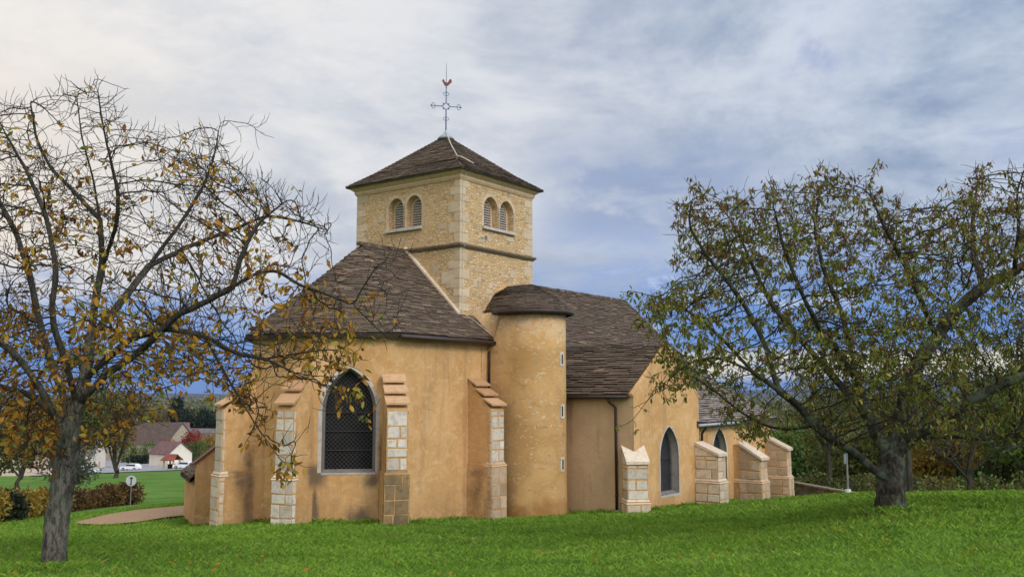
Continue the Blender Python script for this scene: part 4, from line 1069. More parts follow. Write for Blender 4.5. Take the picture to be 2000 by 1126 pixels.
def skeleton_mesh(mb_name, pos, par, rad, kids, m, parent, flare=None, rough=0.0, sel=None, thin=.011):
    V = []; Fq = []; tn = []; n = 0
    # chains: follow the thickest child
    starts = [(i, None) for i in range(len(par)) if par[i] < 0]
    while starts:
        i, p = starts.pop(); chain = [p, i] if p is not None else [i]
        while kids[i]:
            ks = sorted(kids[i], key=lambda k: -rad[k]); starts.extend((k, i) for k in ks[1:]); i = ks[0]; chain.append(i)
        if len(chain) < 2: continue
        P_ = pos[chain]; R_ = rad[chain].copy()
        if p is not None: R_[0] = min(R_[0], R_[1]*1.15)
        R_[-1] *= .45
        big = R_.max(); k = 12 if big > .09 else (7 if big > .035 else (4 if big > thin else 3))
        if p is None and flare is not None:
            h = P_[:, 2]-P_[0, 2]-.2; R_ = R_*(1+flare*np.exp(-np.maximum(h, 0)/.2))
        T_ = np.gradient(P_, axis=0); T_ /= np.linalg.norm(T_, axis=1)[:, None]+1e-9
        a = np.cross(T_[0], (0, 0, 1.)); a = a if np.linalg.norm(a) > .1 else np.cross(T_[0], (1., 0, 0)); A_ = np.empty_like(P_)
        for q_ in range(len(P_)):
            a = a-T_[q_]*a.dot(T_[q_]); a /= np.linalg.norm(a)+1e-9; A_[q_] = a
        B_ = np.cross(T_, A_); th = np.arange(k)*2*PI/k
        RR = R_[:, None]*np.ones(k)[None]
        if k >= 7 and rough: 
            s_ = np.arange(len(P_))[:, None]
            RR = RR*(1+rough*(np.sin(th[None]*3+s_*.35)+.7*np.sin(th[None]*5-s_*.6+1)+.5*RS.normal(0, 1, RR.shape)))
        ring = P_[:, None, :]+(A_[:, None, :]*np.cos(th)[None, :, None]+B_[:, None, :]*np.sin(th)[None, :, None])*RR[:, :, None]
        V.append(ring.reshape(-1, 3)); L_ = len(P_)
        idx = n+np.arange(L_*k).reshape(L_, k); f = np.stack([idx[:-1], np.roll(idx[:-1], -1, 1), np.roll(idx[1:], -1, 1), idx[1:]], -1).reshape(-1, 4)
        Fq.append(f); tt = np.repeat(R_[:-1], k); tn.append(np.stack([np.clip(tt/.12, 0, 1), np.full(len(tt), random.random()), tt*0], 1)); n += L_*k
    return np_mesh(mb_name, np.concatenate(V), np.concatenate(Fq), np.concatenate(tn), m, parent, smooth=True)
def leaf_mesh(name, P_, dirs, size, tint, m, parent, wratio=.42, fold=.25):
    n = len(P_); d = dirs/(np.linalg.norm(dirs, axis=1)[:, None]+1e-9)
    rv = RS.normal(0, 1, (n, 3)); s_ = np.cross(d, rv); s_ /= np.linalg.norm(s_, axis=1)[:, None]+1e-9; nn = np.cross(d, s_)
    sz = size[:, None]; curl = RS.uniform(-.35, .35, n)[:, None]
    tip = P_+d*sz+nn*sz*curl*.6
    m1 = P_+d*sz*.35+nn*sz*curl*.05; m2 = P_+d*sz*.72+nn*sz*curl*.25
    w1, w2 = sz*wratio*.5, sz*wratio*.40; fu = nn*sz*fold*.35
    V = np.stack([P_, m1+s_*w1+fu, m2+s_*w2+fu, tip, m2-s_*w2+fu, m1-s_*w1+fu, (m1+m2)/2], 1)
    b = (np.arange(n)*7)[:, None]; Fq = np.concatenate([b+np.array([0, 1, 2, 6]), b+np.array([6, 2, 3, 3]), b+np.array([0, 6, 4, 5]), b+np.array([6, 3, 4, 4])], 0)
    quads = np.concatenate([b+np.array([0, 6, 2, 1]), b+np.array([0, 5, 4, 6])], 0); tris = np.concatenate([b+np.array([6, 3, 2]), b+np.array([6, 4, 3])], 0)
    me = bpy.data.meshes.new(name); nq, nt_ = len(quads), len(tris)
    me.vertices.add(n*7); me.vertices.foreach_set('co', V.astype(np.float32).ravel()); me.loops.add(nq*4+nt_*3)
    me.loops.foreach_set('vertex_index', np.r_[quads.ravel(), tris.ravel()].astype(np.int32)); me.polygons.add(nq+nt_)
    me.polygons.foreach_set('loop_start', np.r_[np.arange(nq)*4, nq*4+np.arange(nt_)*3].astype(np.int32)); me.update(calc_edges=True)
    tq = np.repeat(np.concatenate([tint, tint]), 4, axis=0); tt = np.repeat(np.concatenate([tint, tint]), 3, axis=0)
    at_ = me.color_attributes.new('tint', 'FLOAT_COLOR', 'CORNER'); buf = np.ones((nq*4+nt_*3, 4), np.float32); buf[:, :3] = np.r_[tq, tt]; at_.data.foreach_set('color', buf.ravel())
    me.materials.append(m); o = bpy.data.objects.new(name, me); S.collection.objects.link(o); o.parent = parent; return o
def leafmat(name, stops, trans=.35):
    m = bpy.data.materials.new(name); m.use_nodes = True; t = NT(m.node_tree); t.n.clear()
    ti = t.add('ShaderNodeAttribute', attribute_name='tint').outputs['Color']; ts = t.add('ShaderNodeSeparateColor', {0: ti}).outputs
    c = t.ramp(ts[0], stops); b = t.add('ShaderNodeBsdfPrincipled', {'Base Color': c, 'Roughness': .6, 'Specular IOR Level': .3})
    tr = t.add('ShaderNodeBsdfTranslucent', {0: c}); mx = t.add('ShaderNodeMixShader', {0: trans, 1: b.outputs[0], 2: tr.outputs[0]})
    t.l.new(mx.outputs[0], t.add('ShaderNodeOutputMaterial').inputs[0]); return m
def f_bark(moss, base=(.13, .115, .095), base2=(.055, .045, .038)):
    def f(t, co, ti):
        a = t.noise(t.vmul(co, (1, 1, .35)), 16., 6, .7, .6); b = t.noise(co, 2.6, 5, .65); c = t.noise(co, 45., 3, .6)
        col = t.mix(t.mr(a, .38, .62), base2, base); col = t.mix(t.m('MULTIPLY', t.mr(b, .46, .60), moss), col, (.135, .16, .105))
        col = t.mix(t.m('MULTIPLY', t.mr(c, .6, .7), .4), col, (.22, .21, .18))
        thin = t.mr(ti[0], .9, .10); col = t.mix(t.m('MULTIPLY', thin, .85), col, (.034, .028, .02)); zb = t.add('ShaderNodeSeparateXYZ', {0: co}).outputs[2]; col = t.mix(t.m('MULTIPLY', t.mr(t.m('ADD', zb, t.m('MULTIPLY', b, .5)), .62, .30), .6), col, (.045, .05, .022))
        return col, a
    return f
M['barkL'] = mat('grey_bark', f_bark(.30, (.17, .15, .12), (.04, .034, .028)), .95, .1, .03)
M['barkR'] = mat('lichen_bark', f_bark(.85, (.085, .072, .055), (.022, .018, .014)), .95, .1, .035)
M['leafL'] = leafmat('yellow_leaf', [(0, (.10, .045, .02)), (.25, (.26, .11, .022)), (.5, (.50, .24, .025)), (.72, (.46, .31, .035)), (.86, (.22, .25, .04)), (1, (.09, .15, .03))], .45)
M['leafR'] = leafmat('olive_leaf', [(0, (.12, .045, .02)), (.16, (.20, .09, .03)), (.3, (.20, .18, .03)), (.6, (.13, .165, .028)), (.85, (.27, .26, .04)), (1, (.50, .42, .08))], .45)
def px3(lst, Y0): # traced limb: (px, py, depth offset) at distance Y0+offset
    return [tuple(at(x, y, Y0+dd)) for x, y, dd in lst]
# --- left tree
YL = 15.0; bl = at(100, 1116, YL)
tl = thing('autumn_tree', 'bare-branched tree with sparse yellow leaves and a leaning grey trunk at the left edge', 'tree', (bl[0], bl[1], bl[2]))
LL = [([(92, 1150, 0), (100, 1118, 0), (108, 1050, 0), (118, 980, 0), (128, 900, 0), (140, 830, 0), (150, 790, 0)], 0),
      ([(150, 790, 0), (165, 740, .1), (178, 660, .2), (186, 590, .3), (200, 520, .4), (196, 430, .3), (182, 350, .2), (160, 270, 0), (150, 190, .1)], 0),
      ([(150, 790, 0), (215, 725, -.4), (270, 690, -.6), (310, 650, -.9), (345, 615, -1.1), (400, 590, -1.3), (455, 560, -1.5), (500, 532, -1.6), (545, 527, -1.7), (575, 552, -1.8), (640, 575, -1.9), (690, 595, -2.)], 0),
      ([(690, 595, -2.), (715, 550, -2.1), (738, 515, -2.1)], 0), ([(690, 595, -2.), (715, 620, -2.1), (745, 650, -2.2)], 0),
      ([(178, 660, .2), (235, 590, .6), (290, 520, 1.), (350, 440, 1.2), (400, 360, 1.4), (420, 300, 1.4), (430, 240, 1.4)], 0),
      ([(200, 520, .4), (228, 440, -.2), (232, 380, -.4), (215, 310, -.6), (200, 240, -.7), (190, 170, -.8)], 0),
      ([(165, 740, .1), (255, 660, -.5), (330, 640, -.9), (400, 655, -1.2), (460, 690, -1.4), (520, 700, -1.5), (590, 735, -1.7), (650, 760, -1.7)], 0),
      ([(400, 655, -1.2), (440, 730, -1.3), (470, 780, -1.3), (500, 830, -1.4), (550, 900, -1.5)], 0),
      ([(520, 700, -1.5), (580, 690, -1.7), (640, 680, -1.8), (690, 690, -1.9)], 0),
      ([(140, 830, 0), (120, 760, .5), (95, 690, .8), (75, 620, 1.), (60, 540, 1.), (30, 450, 1.2), (-20, 360, 1.3)], 0),
      ([(150, 790, 0), (125, 700, -.5), (100, 620, -.8), (110, 520, -.9), (90, 420, -.9), (50, 330, -.8), (10, 260, -.9)], 0),
      ([(128, 850, 0), (80, 760, -.3), (30, 690, -.5), (-40, 640, -.8), (-130, 600, -1.), (-220, 570, -1.)], 0),
      ([(120, 820, 0), (60, 770, .4), (-20, 750, .9), (-120, 720, 1.2), (-210, 700, 1.4)], 0),
      ([(196, 430, .3), (150, 380, .8), (100, 330, 1.1), (70, 270, 1.2), (60, 200, 1.2)], 0),
      ([(290, 520, 1.), (370, 480, 1.5), (450, 450, 1.8), (520, 420, 2.), (580, 430, 2.1), (640, 450, 2.2)], 0),
      ([(455, 560, -1.5), (470, 500, -1.6), (500, 440, -1.6), (560, 390, -1.7)], 0)]
limbs = [(px3(P_, YL), s_) for P_, s_ in LL]
polyL = [(-380, 480), (-260, 260), (-120, 190), (-30, 200), (60, 195), (150, 165), (220, 190), (260, 250), (330, 265), (380, 245), (450, 275), (490, 330), (560, 370), (620, 400), (665, 455), (640, 520), (680, 560), (690, 640), (690, 700), (660, 800), (600, 830), (560, 920), (500, 900), (460, 800), (400, 730), (330, 740), (290, 820), (220, 860), (130, 900), (40, 900), (-60, 880), (-200, 820), (-330, 700)]
def attractors(poly, n, Y0, cx, cy, wx, wy, T, rs, wfn=None):
    out = []
    poly = np.array(poly, float); lo, hi = poly.min(0), poly.max(0)
    while sum(map(len, out)) < n:
        q_ = rs.uniform(lo, hi, (4000, 2)); q_ = q_[in_poly(q_, poly)]
        e = np.clip(1-((q_[:, 0]-cx)/wx)**2-((q_[:, 1]-cy)/wy)**2, .06, 1); dd = rs.uniform(-1, 1, len(q_))*T*np.sqrt(e)
        A3 = np.array([at(a, b, Y0+c) for (a, b), c in zip(q_[:2500], dd[:2500])])
        cn = np.sin(A3[:, 0]*2.1+1.3*np.sin(A3[:, 2]*1.7))+np.sin(A3[:, 2]*2.6+1.1*np.sin(A3[:, 1]*1.9))+np.sin(A3[:, 1]*2.3+A3[:, 0]*1.1)+.8*np.sin(A3[:, 0]*4.7-A3[:, 2]*3.9)
        kp = rs.rand(len(A3)) < np.clip(.45+.42*cn, .04, 1)
        if wfn is not None: kp &= rs.rand(len(A3)) < wfn(q_[:2500][:len(A3)])
        out.append(A3[kp])
    return np.concatenate(out)[:n]
rsL = np.random.RandomState(3)
attL = attractors(polyL, 4600, YL, 160, 540, 560, 420, 3.0, rsL, lambda q: np.where((q[:, 0] > 500) & (q[:, 1] > 540), .45, 1.))
ex_ = [at(a+rsL.normal(0, 16), b+rsL.normal(0, 14), YL+c+rsL.normal(0, .15)) for a, b, c in ((735, 520, -2.1), (760, 560, -2.1), (755, 635, -2.2), (735, 600, -2.1), (720, 545, -2.1), (660, 700, -1.9), (640, 780, -1.8), (690, 800, -1.8), (560, 900, -1.5), (470, 250, 1.2), (220, 190, -.6), (180, 165, -.5)) for _ in range(7)]
attL = np.concatenate([attL, np.array(ex_)])
pos, par, nl = grow(limbs, attL, .08, .95, .15, .30, (0, 0, .07), rs=rsL)
pos, par = add_twigs(pos, par, .26, (2, 4), .10, .22, rsL, only=np.arange(len(pos)) > 60)
rad, kids = radii(par, .0048, .178, 1.36)
off = np.array(bl); trunkL = skeleton_mesh('trunk', pos-off, par, rad, kids, M['barkL'], tl, .22, .05)
def leaves_for(name, pos, par, rad, kids, rmax, count, parent, m, smin, smax, droop, tintf, weight, off, per=(1, 3), wratio=.45, rs=RS):
    c = np.where((rad < rmax))[0]; wt = weight(pos[c]); wt = wt/wt.sum(); ch_ = rs.choice(c, count, p=wt)
    P_, D_ = [], []
    for i in ch_:
        k = rs.randint(per[0], per[1]+1); p = pos[i]
        for _ in range(k):
            d = rs.normal(0, .7, 3)+np.array([0, 0, droop]); P_.append(p+rs.normal(0, .03, 3)+np.array([0, 0, -.01])); D_.append(d)
    P_ = np.array(P_)-off; D_ = np.array(D_); n = len(P_)
    sz = rs.uniform(smin, smax, n); return leaf_mesh(name, P_, D_, sz, tintf(P_+off, n), m, parent, wratio)
zlo, zhi = at(0, 700, YL)[2], at(0, 300, YL)[2]
def wL(p):
    f = np.clip((p[:, 2]-zlo)/(zhi-zlo), 0, 1.2); clump = (np.sin(p[:, 0]*2.3+p[:, 2]*1.9)+np.sin(p[:, 1]*2.7-p[:, 2]*2.2)+np.sin(p[:, 0]*5.1)*.7)
    return np.exp(-2.2*f)*np.exp(.9*clump)
tintL = lambda p, n: np.stack([np.clip(RS.normal(.48, .24, n)+.10*np.sin(p[:, 0]*2), 0, 1), RS.rand(n), RS.rand(n)], 1)
leaves_for('foliage', pos, par, rad, kids, .012, 3300, tl, M['leafL'], .085, .15, -.7, tintL, wL, off, rs=rsL)
print('left tree', len(pos))
# --- right tree
YR = 18.5; br = at(1738, 1004, YR)
tr_ = thing('orchard_tree', 'broad spreading fruit tree with drooping olive leaves and a lichened trunk on the right', 'tree', (br[0], br[1], br[2]))
LR = [([(1737, 1030, 0), (1738, 1006, 0), (1740, 970, 0), (1742, 935, 0), (1742, 900, 0), (1740, 870, .1)], 0),
      ([(1738, 940, 0), (1700, 912, -.3), (1665, 880, -.6), (1630, 862, -.8), (1590, 830, -1.), (1560, 790, -1.2), (1520, 762, -1.4), (1470, 725, -1.6), (1410, 698, -1.8), (1360, 700, -1.9), (1310, 735, -2.), (1270, 775, -2.1), (1235, 820, -2.1)], 0),
      ([(1742, 900, 0), (1715, 850, .2), (1690, 800, .3), (1672, 740, .4), (1660, 670, .5), (1640, 600, .6), (1610, 530, .7), (1590, 450, .7), (1600, 380, .8)], 0),
      ([(1740, 870, .1), (1762, 810, .2), (1770, 760, .3), (1790, 710, .3), (1830, 660, .2), (1870, 600, .1), (1920, 560, 0), (1980, 530, 0), (2060, 480, .1), (2120, 420, .1)], 0),
      ([(1748, 890, 0), (1790, 850, -.3), (1840, 825, -.6), (1900, 780, -.9), (1950, 752, -1.1), (2010, 730, -1.3), (2090, 740, -1.4), (2180, 720, -1.5)], 0),
      ([(1755, 880, 0), (1800, 852, .6), (1860, 848, 1.), (1920, 855, 1.4), (1990, 850, 1.7)], 0),
      ([(1590, 830, -1.), (1540, 840, -.9), (1490, 830, -.8), (1440, 800, -.7)], 0),
      ([(1690, 800, .3), (1630, 740, 1.), (1570, 670, 1.5), (1510, 600, 1.9), (1470, 520, 2.), (1440, 450, 2.1), (1400, 390, 2.1)], 0),
      ([(1520, 762, -1.4), (1500, 690, -1.3), (1470, 620, -1.3), (1430, 560, -1.3), (1380, 500, -1.4), (1345, 440, -1.4), (1350, 390, -1.4)], 0),
      ([(1470, 725, -1.6), (1410, 660, -1.8), (1350, 610, -1.9), (1290, 580, -2.), (1240, 570, -2.)], 0),
      ([(1830, 660, .2), (1800, 590, -.4), (1770, 520, -.7), (1730, 450, -.9), (1700, 380, -1.)], 0),
      ([(1920, 560, 0), (1900, 490, .8), (1900, 420, 1.1), (1910, 350, 1.2)], 0),
      ([(1672, 740, .4), (1640, 690, -.6), (1600, 640, -1.2), (1560, 560, -1.5), (1530, 480, -1.6), (1510, 400, -1.7)], 0),
      ([(1980, 530, 0), (1990, 450, -.5), (1985, 380, -.6), (2000, 330, -.7)], 0),
      ([(2010, 730, -1.3), (2060, 660, -1.4), (2110, 600, -1.4), (2190, 560, -1.5)], 0)]
limbs = [(px3(P_, YR), s_) for P_, s_ in LR]
polyR = [(1222, 575), (1290, 520), (1325, 480), (1318, 400), (1350, 370), (1420, 375), (1500, 355), (1590, 350), (1622, 320), (1660, 355), (1705, 335), (1735, 400), (1780, 400), (1860, 390), (1900, 330), (1960, 325), (2010, 300), (2150, 320), (2300, 420), (2380, 600), (2340, 780), (2200, 850), (2060, 870), (1960, 860), (1880, 850), (1800, 870), (1700, 860), (1620, 870), (1540, 860), (1470, 870), (1420, 830), (1370, 760), (1320, 770), (1240, 845), (1212, 810), (1250, 740), (1290, 700), (1240, 640)]
rsR = np.random.RandomState(5)
attR = attractors(polyR, 7000, YR, 1760, 610, 640, 330, 4.2, rsR, lambda q: np.clip((q[:, 0]-1130)/380+np.clip((640-q[:, 1])/250, 0, .35), .16, 1)*np.where((q[:, 0] < 1560) & (q[:, 1] > 640), .55, 1))
pos, par, nl = grow(limbs, attR, .095, 1.1, .16, .34, (0, 0, .05), rs=rsR)
pos, par = add_twigs(pos, par, .16, (2, 4), .10, .12, rsR, only=np.arange(len(pos)) > 60)
rad, kids = radii(par, .0050, .265, 1.36)
off = np.array(br); skeleton_mesh('trunk', pos-off, par, rad, kids, M['barkR'], tr_, .30, .07)
def wR(p):
    clump = (np.sin(p[:, 0]*1.9+p[:, 2]*1.7)+np.sin(p[:, 1]*2.2-p[:, 2]*2.)+np.sin(p[:, 0]*4.3+1)*.7)
    return np.exp(.55*clump)
zt_ = at(1700, 360, YR)[2]; zm_ = at(1700, 560, YR)[2]
def tintR(p, n):
    f = np.clip((p[:, 2]-zm_)/(zt_-zm_), 0, 1); v = RS.normal(.56, .20, n); red = RS.rand(n) < .12+.45*f
    return np.stack([np.clip(np.where(red, RS.uniform(0, .25, n), v), 0, 1), RS.rand(n), RS.rand(n)], 1)
leaves_for('foliage', pos, par, rad, kids, .012, 10500, tr_, M['leafR'], .075, .13, -1.2, tintR, wR, off, (2, 5), .36, rs=rsR)
print('right tree', len(pos))
# ------------------------------------------------------------------ background trees and shrubs
def crown_leaves(n, blobs, s0, s1, rs):
    """points spread through a union of ellipsoids, denser near their skins"""
    w_ = np.array([b[3]*b[4]*b[5] for b in blobs]); w_ = w_/w_.sum(); c = rs.choice(len(blobs), n, p=w_); B_ = np.array(blobs)[c]
    d = rs.normal(0, 1, (n, 3)); d /= np.linalg.norm(d, axis=1)[:, None]; r_ = rs.uniform(.35, 1.08, n)**.6
    P_ = B_[:, :3]+d*B_[:, 3:6]*r_[:, None]; return P_, d
leafmats = {
 'olive': leafmat('olive_foliage', [(0, (.045, .055, .016)), (.4, (.10, .11, .028)), (.8, (.17, .16, .04)), (1, (.26, .20, .05))]),
 'brown': leafmat('russet_foliage', [(0, (.06, .035, .015)), (.4, (.13, .075, .022)), (.75, (.22, .12, .025)), (1, (.30, .17, .03))]),
 'dark': leafmat('dark_foliage', [(0, (.008, .016, .008)), (.6, (.018, .032, .014)), (1, (.04, .055, .02))]),
 'green': leafmat('green_foliage', [(0, (.05, .09, .016)), (.5, (.10, .16, .028)), (1, (.20, .24, .045))]),
 'grey': leafmat('grey_foliage', [(0, (.05, .06, .035)), (.5, (.09, .10, .06)), (1, (.15, .15, .09))]),
 'yellow': leafmat('golden_foliage', [(0, (.12, .07, .015)), (.4, (.26, .16, .02)), (.8, (.40, .27, .03)), (1, (.20, .22, .04))]),
 'red': leafmat('crimson_foliage', [(0, (.10, .015, .01)), (.5, (.32, .035, .02)), (1, (.42, .09, .03))])}
M['bark'] = mat('dark_bark', f_bark(.3, (.09, .075, .06), (.035, .028, .022)), .95, .1, .03)
def bg_tree(name, label, cat, px, py, Y, h, wd, mt, n, ls, group=None, bare=0., seed=1, trunkh=.25, dens=1., base=None):
    rs = np.random.RandomState(seed*17+3)
    if base is None: p = at(px, py, Y); x, y = p[0], p[1]; z = g1(x, y)
    else: x, y, z = base
    t = thing(name, label, cat, (x, y, z-.1), 0, group)
    mb = MB(); th_ = h*trunkh; rt = max(.05, h*.022)
    tips = []; mb.tube([(0, 0, -.2), (rs.normal(0, .02)*h, rs.normal(0, .02)*h, th_*.6), (rs.normal(0, .02)*h, 0, th_)], [rt*1.3, rt, rt*.85], 7)
    nb = 9 if bare > .3 else 6
    for k in range(nb):
        a = k*2*PI/nb+rs.uniform(-.3, .3); rr_ = wd/2*rs.uniform(.45, .95); hz = th_+(h-th_)*rs.uniform(.3, .95)
        e = np.array([math.cos(a)*rr_, math.sin(a)*rr_, hz]); m_ = np.array([e[0]*.4, e[1]*.4, th_+(hz-th_)*.5])+rs.normal(0, .03*h, 3)
        mb.tube([(0, 0, th_*.8), m_, e], [rt*.6, rt*.35, rt*.08], 5); tips.append(e)
        for _ in range(3 if bare < .3 else 9):
            s_ = m_+(e-m_)*rs.uniform(0, .9); q_ = s_+rs.normal(0, .16*wd, 3)+np.array([0, 0, .10*h]); mb.tube([s_, (s_+q_)/2+rs.normal(0, .02*h, 3), q_], [rt*.22, rt*.15, rt*.05], 3)
            if bare > .3:
                for _ in range(4):
                    s2 = s_+(q_-s_)*rs.uniform(.3, 1); q2 = s2+rs.normal(0, .08*wd, 3)+np.array([0, 0, .04*h]); mb.tube([s2, q2], [rt*.10, rt*.04], 3)
    mb.build('trunk', M['bark'], t)
    blobs = []
    for e in tips: blobs.append((e[0]*.8, e[1]*.8, min(e[2], h*.86), wd*rs.uniform(.14, .26), wd*rs.uniform(.14, .26), h*rs.uniform(.10, .2)))
    for _ in range(4): blobs.append((rs.normal(0, .12)*wd, rs.normal(0, .12)*wd, th_+(h-th_)*rs.uniform(.25, .75), wd*.25, wd*.25, h*.2))
    P_, d = crown_leaves(int(n*dens), blobs, 0, 0, rs); P_[:, 2] = np.maximum(P_[:, 2], .05)
    nn_ = len(P_); cl = np.sin(P_[:, 0]*7/wd+seed)+np.sin(P_[:, 1]*8/wd)+np.sin(P_[:, 2]*9/h+seed*2)
    ti = np.stack([np.clip(RS.normal(.45, .22, nn_)+.12*cl, 0, 1), RS.rand(nn_), RS.rand(nn_)], 1)
    leaf_mesh('crown', P_, d+RS.normal(0, .7, (nn_, 3)), RS.uniform(ls*.6, ls*1.4, nn_), ti, leafmats[mt], t, .6); return t
def bush(name, label, cat, pts, h, wd, mt, n, ls, seed, group=None, wv=.2):
    """a run of foliage lumps along a ground line"""
    rs = np.random.RandomState(seed); x0, y0 = pts[0]; z0 = g1(x0, y0); t = thing(name, label, cat, (x0, y0, z0-.05), 0, group); mb = MB()
    P0 = np.array(pts, float); seg = np.linalg.norm(np.diff(P0, axis=0), axis=1); cum = np.r_[0, np.cumsum(seg)]; m = max(2, int(cum[-1]/(wd*.45))+1); blobs = []
    for s_ in np.linspace(0, max(cum[-1], .01), m):
        x, y = np.interp(s_, cum, P0[:, 0]), np.interp(s_, cum, P0[:, 1]); z = g1(x, y); hh = h*rs.uniform(1-wv, 1+wv)
        blobs.append((x-x0+rs.normal(0, .1)*wd, y-y0+rs.normal(0, .1)*wd, z-z0+hh*.48, wd*.55, wd*.55, hh*.54))
        for _ in range(4):
            e = np.array([x-x0+rs.normal(0, .2)*wd, y-y0+rs.normal(0, .2)*wd, z-z0+hh*.9]); mb.tube([(x-x0, y-y0, z-z0-.1), e], [.03*h+.01, .006*h+.003], 4)
    mb.build('stems', M['bark'], t); P_, d = crown_leaves(n, blobs, 0, 0, rs); nn_ = len(P_)
    cl = np.sin(P_[:, 0]*3/wd+seed)+np.sin(P_[:, 1]*3/wd)+np.sin(P_[:, 2]*4/h)
    ti = np.stack([np.clip(RS.normal(.45, .22, nn_)+.12*cl, 0, 1), RS.rand(nn_), RS.rand(nn_)], 1)
    leaf_mesh('foliage', P_, d+RS.normal(0, .7, (nn_, 3)), RS.uniform(ls*.6, ls*1.4, nn_), ti, leafmats[mt], t, .6); return t
# left middle ground
GL = 'trees on the slope behind the left trunk'
bg_tree('slope_tree', 'olive-brown bushy tree at the far left edge, behind the hedge', 'tree', 20, 0, 74, 8.2, 8.5, 'olive', 5200, .26, GL, 0, 2, .22)
bg_tree('slope_tree', 'russet tree just left of the leaning grey trunk, above the hedge', 'tree', 95, 0, 86, 8.6, 8, 'brown', 4600, .28, GL, 0, 3, .22)
bg_tree('slope_tree', 'tall dull olive tree directly behind the leaning trunk', 'tree', 200, 0, 120, 13.0, 9, 'olive', 4600, .34, GL, 0, 4, .22)
bg_tree('slope_tree', 'brown-leaved tree whose crown reaches the horizon right of the leaning trunk', 'tree', 268, 0, 150, 15, 9.5, 'brown', 4800, .38, GL, 0, 5, .1)
bg_tree('small_grey_tree', 'small grey-green tree with thin branches rising from the hedge', 'tree', 186, 0, 66, 3.9, 4.8, 'grey', 2600, .16, None, .5, 6, .2, .9)
hp = [hit(250, 985), hit(200, 990), hit(150, 996), hit(90, 1004)]
bush('autumn_hedge', 'low hedge of brown and orange leaves ending beside the round sign', 'hedge', [(p[0], p[1]) for p in hp], 1.15, 1.5, 'brown', 9000, .15, 4)
hp = [hit(110, 1003), hit(60, 1010), hit(0, 1017), hit(-90, 1028), hit(-160, 1036)]
bush('autumn_hedge', 'golden and dark stretch of hedge at the left edge, left of the leaning trunk', 'hedge', [(p[0], p[1]) for p in hp], 1.35, 1.5, 'yellow', 9000, .15, 5)
bush('evergreen_shrub', 'dark green rounded shrub at the bottom of the hedge at the left edge', 'shrub', [hit(8, 1018)[:2], hit(-25, 1020)[:2]], 1.15, 1.5, 'dark', 2600, .14, 6)
# round sign
sx_, sy_, sz_ = hit(254, 990); sg = thing('round_sign', 'round white traffic sign on a thin grey post at the end of the hedge', 'sign', (sx_, sy_, sz_), 0)
m = MB(); m.tube([(0, .02, -.1), (0, .02, 1.55)], .022, 8); m.build('post', M['post'], sg)
m = MB(); m.tube([(0, 0, 1.30), (0, -.025, 1.30)], .26, 24); m.build('sign_face', mat('sign_white', flat((.50, .51, .52), .25)), sg)
m = MB(); m.box(-.075, .055, -.034, -.027, 1.10, 1.14); m.box(-.015, .035, -.034, -.027, 1.14, 1.46); m.box(-.06, .08, -.034, -.027, 1.40, 1.47); m.build('sign_mark', mat('sign_black', flat((.03, .03, .03), .1)), sg)
# car park and lane
def sheet(name, pxs, m, lift=.12, st='structure', lbl=None):
    P_ = [hit(a, b, 60) for a, b in pxs]; mb = MB(); n = len(P_)//2; rows = []
    for k in range(n):
        a, b = P_[k], P_[2*n-1-k]; row = []
        for f in np.linspace(0, 1, 6):
            x, y = a[0]+(b[0]-a[0])*f, a[1]+(b[1]-a[1])*f; row.append(mb.vert((x, y, g1(x, y)+lift)))
        rows.append(row)
    for r0, r1 in zip(rows, rows[1:]):
        for k in range(5): mb.face((r0[k], r0[k+1], r1[k+1], r1[k]))
    return kind(mb.build(name, m), st)
asph = mat('pale_asphalt', flat((.30, .29, .30), .2, .8), .9, .2)
sheet('parking_area', [(60, 902), (160, 900), (250, 898), (330, 897), (400, 896), (400, 916), (330, 919), (250, 922), (160, 926), (60, 930)], asph, .15)
# village buildings
def house(name, label, cat, px, Y, W_, D_, wh, rh, wallm, roofm, rz, group=None, windows=2, chim=False, ov=.35, bz=None, door=True):
    p = at(px, 800, Y); x, y = p[0], p[1]; z = g1(x, y) if bz is None else bz
    t = thing(name, label, cat, (x, y, z-.2), math.radians(rz), group)
    m = MB(); a, b = W_/2, D_/2
    for P_ in ([(-a, -b, -1.5), (a, -b, -1.5), (a, -b, wh), (-a, -b, wh)], [(a, -b, -1.5), (a, b, -1.5), (a, b, wh), (a, 0, wh+rh), (a, -b, wh)], [(a, b, -1.5), (-a, b, -1.5), (-a, b, wh), (a, b, wh)], [(-a, b, -1.5), (-a, -b, -1.5), (-a, -b, wh), (-a, 0, wh+rh), (-a, b, wh)]): m.poly(P_)
    m.build('wall', wallm, t)
    m = MB(); k = rh/b; s_ = .12
    for sg_ in (-1, 1):
        e = (b+ov)*sg_; c = [(-a-ov, e, wh-ov*k), (a+ov, e, wh-ov*k), (a+ov, 0, wh+rh), (-a-ov, 0, wh+rh)]
        m.hexa([(x_, y_, z_+.03) for x_, y_, z_ in c]+[(x_, y_, z_+.22) for x_, y_, z_ in c], (.5, .5, .5))
    m.build('roof', roofm, t)
    for i in range(windows):
        xx = -a+W_*(i+.6)/(windows+.2)
        f = MB(); f.box(xx-.6, xx+.6, -b-.06, -b+.05, wh*.35, wh*.8); fo = f.build('window', M['wood'], t)
        f = MB(); f.box(xx-.48, xx+.48, -b-.08, -b-.05, wh*.38, wh*.77); f.build('pane', M['dark'], fo)
    if door:
        f = MB(); f.box(a-.02, a+.05, -.5, .5, 0, 2.1); f.build('door', M['brown'], t)
    if chim: f = MB(); f.box(-a*.5-.4, -a*.5+.4, -.35, .35, wh+rh-.4, wh+rh+1.1); f.box(-a*.5-.5, -a*.5+.5, -.45, .45, wh+rh+1.1, wh+rh+1.25); f.build('chimney', M['warm'], t)
    return t
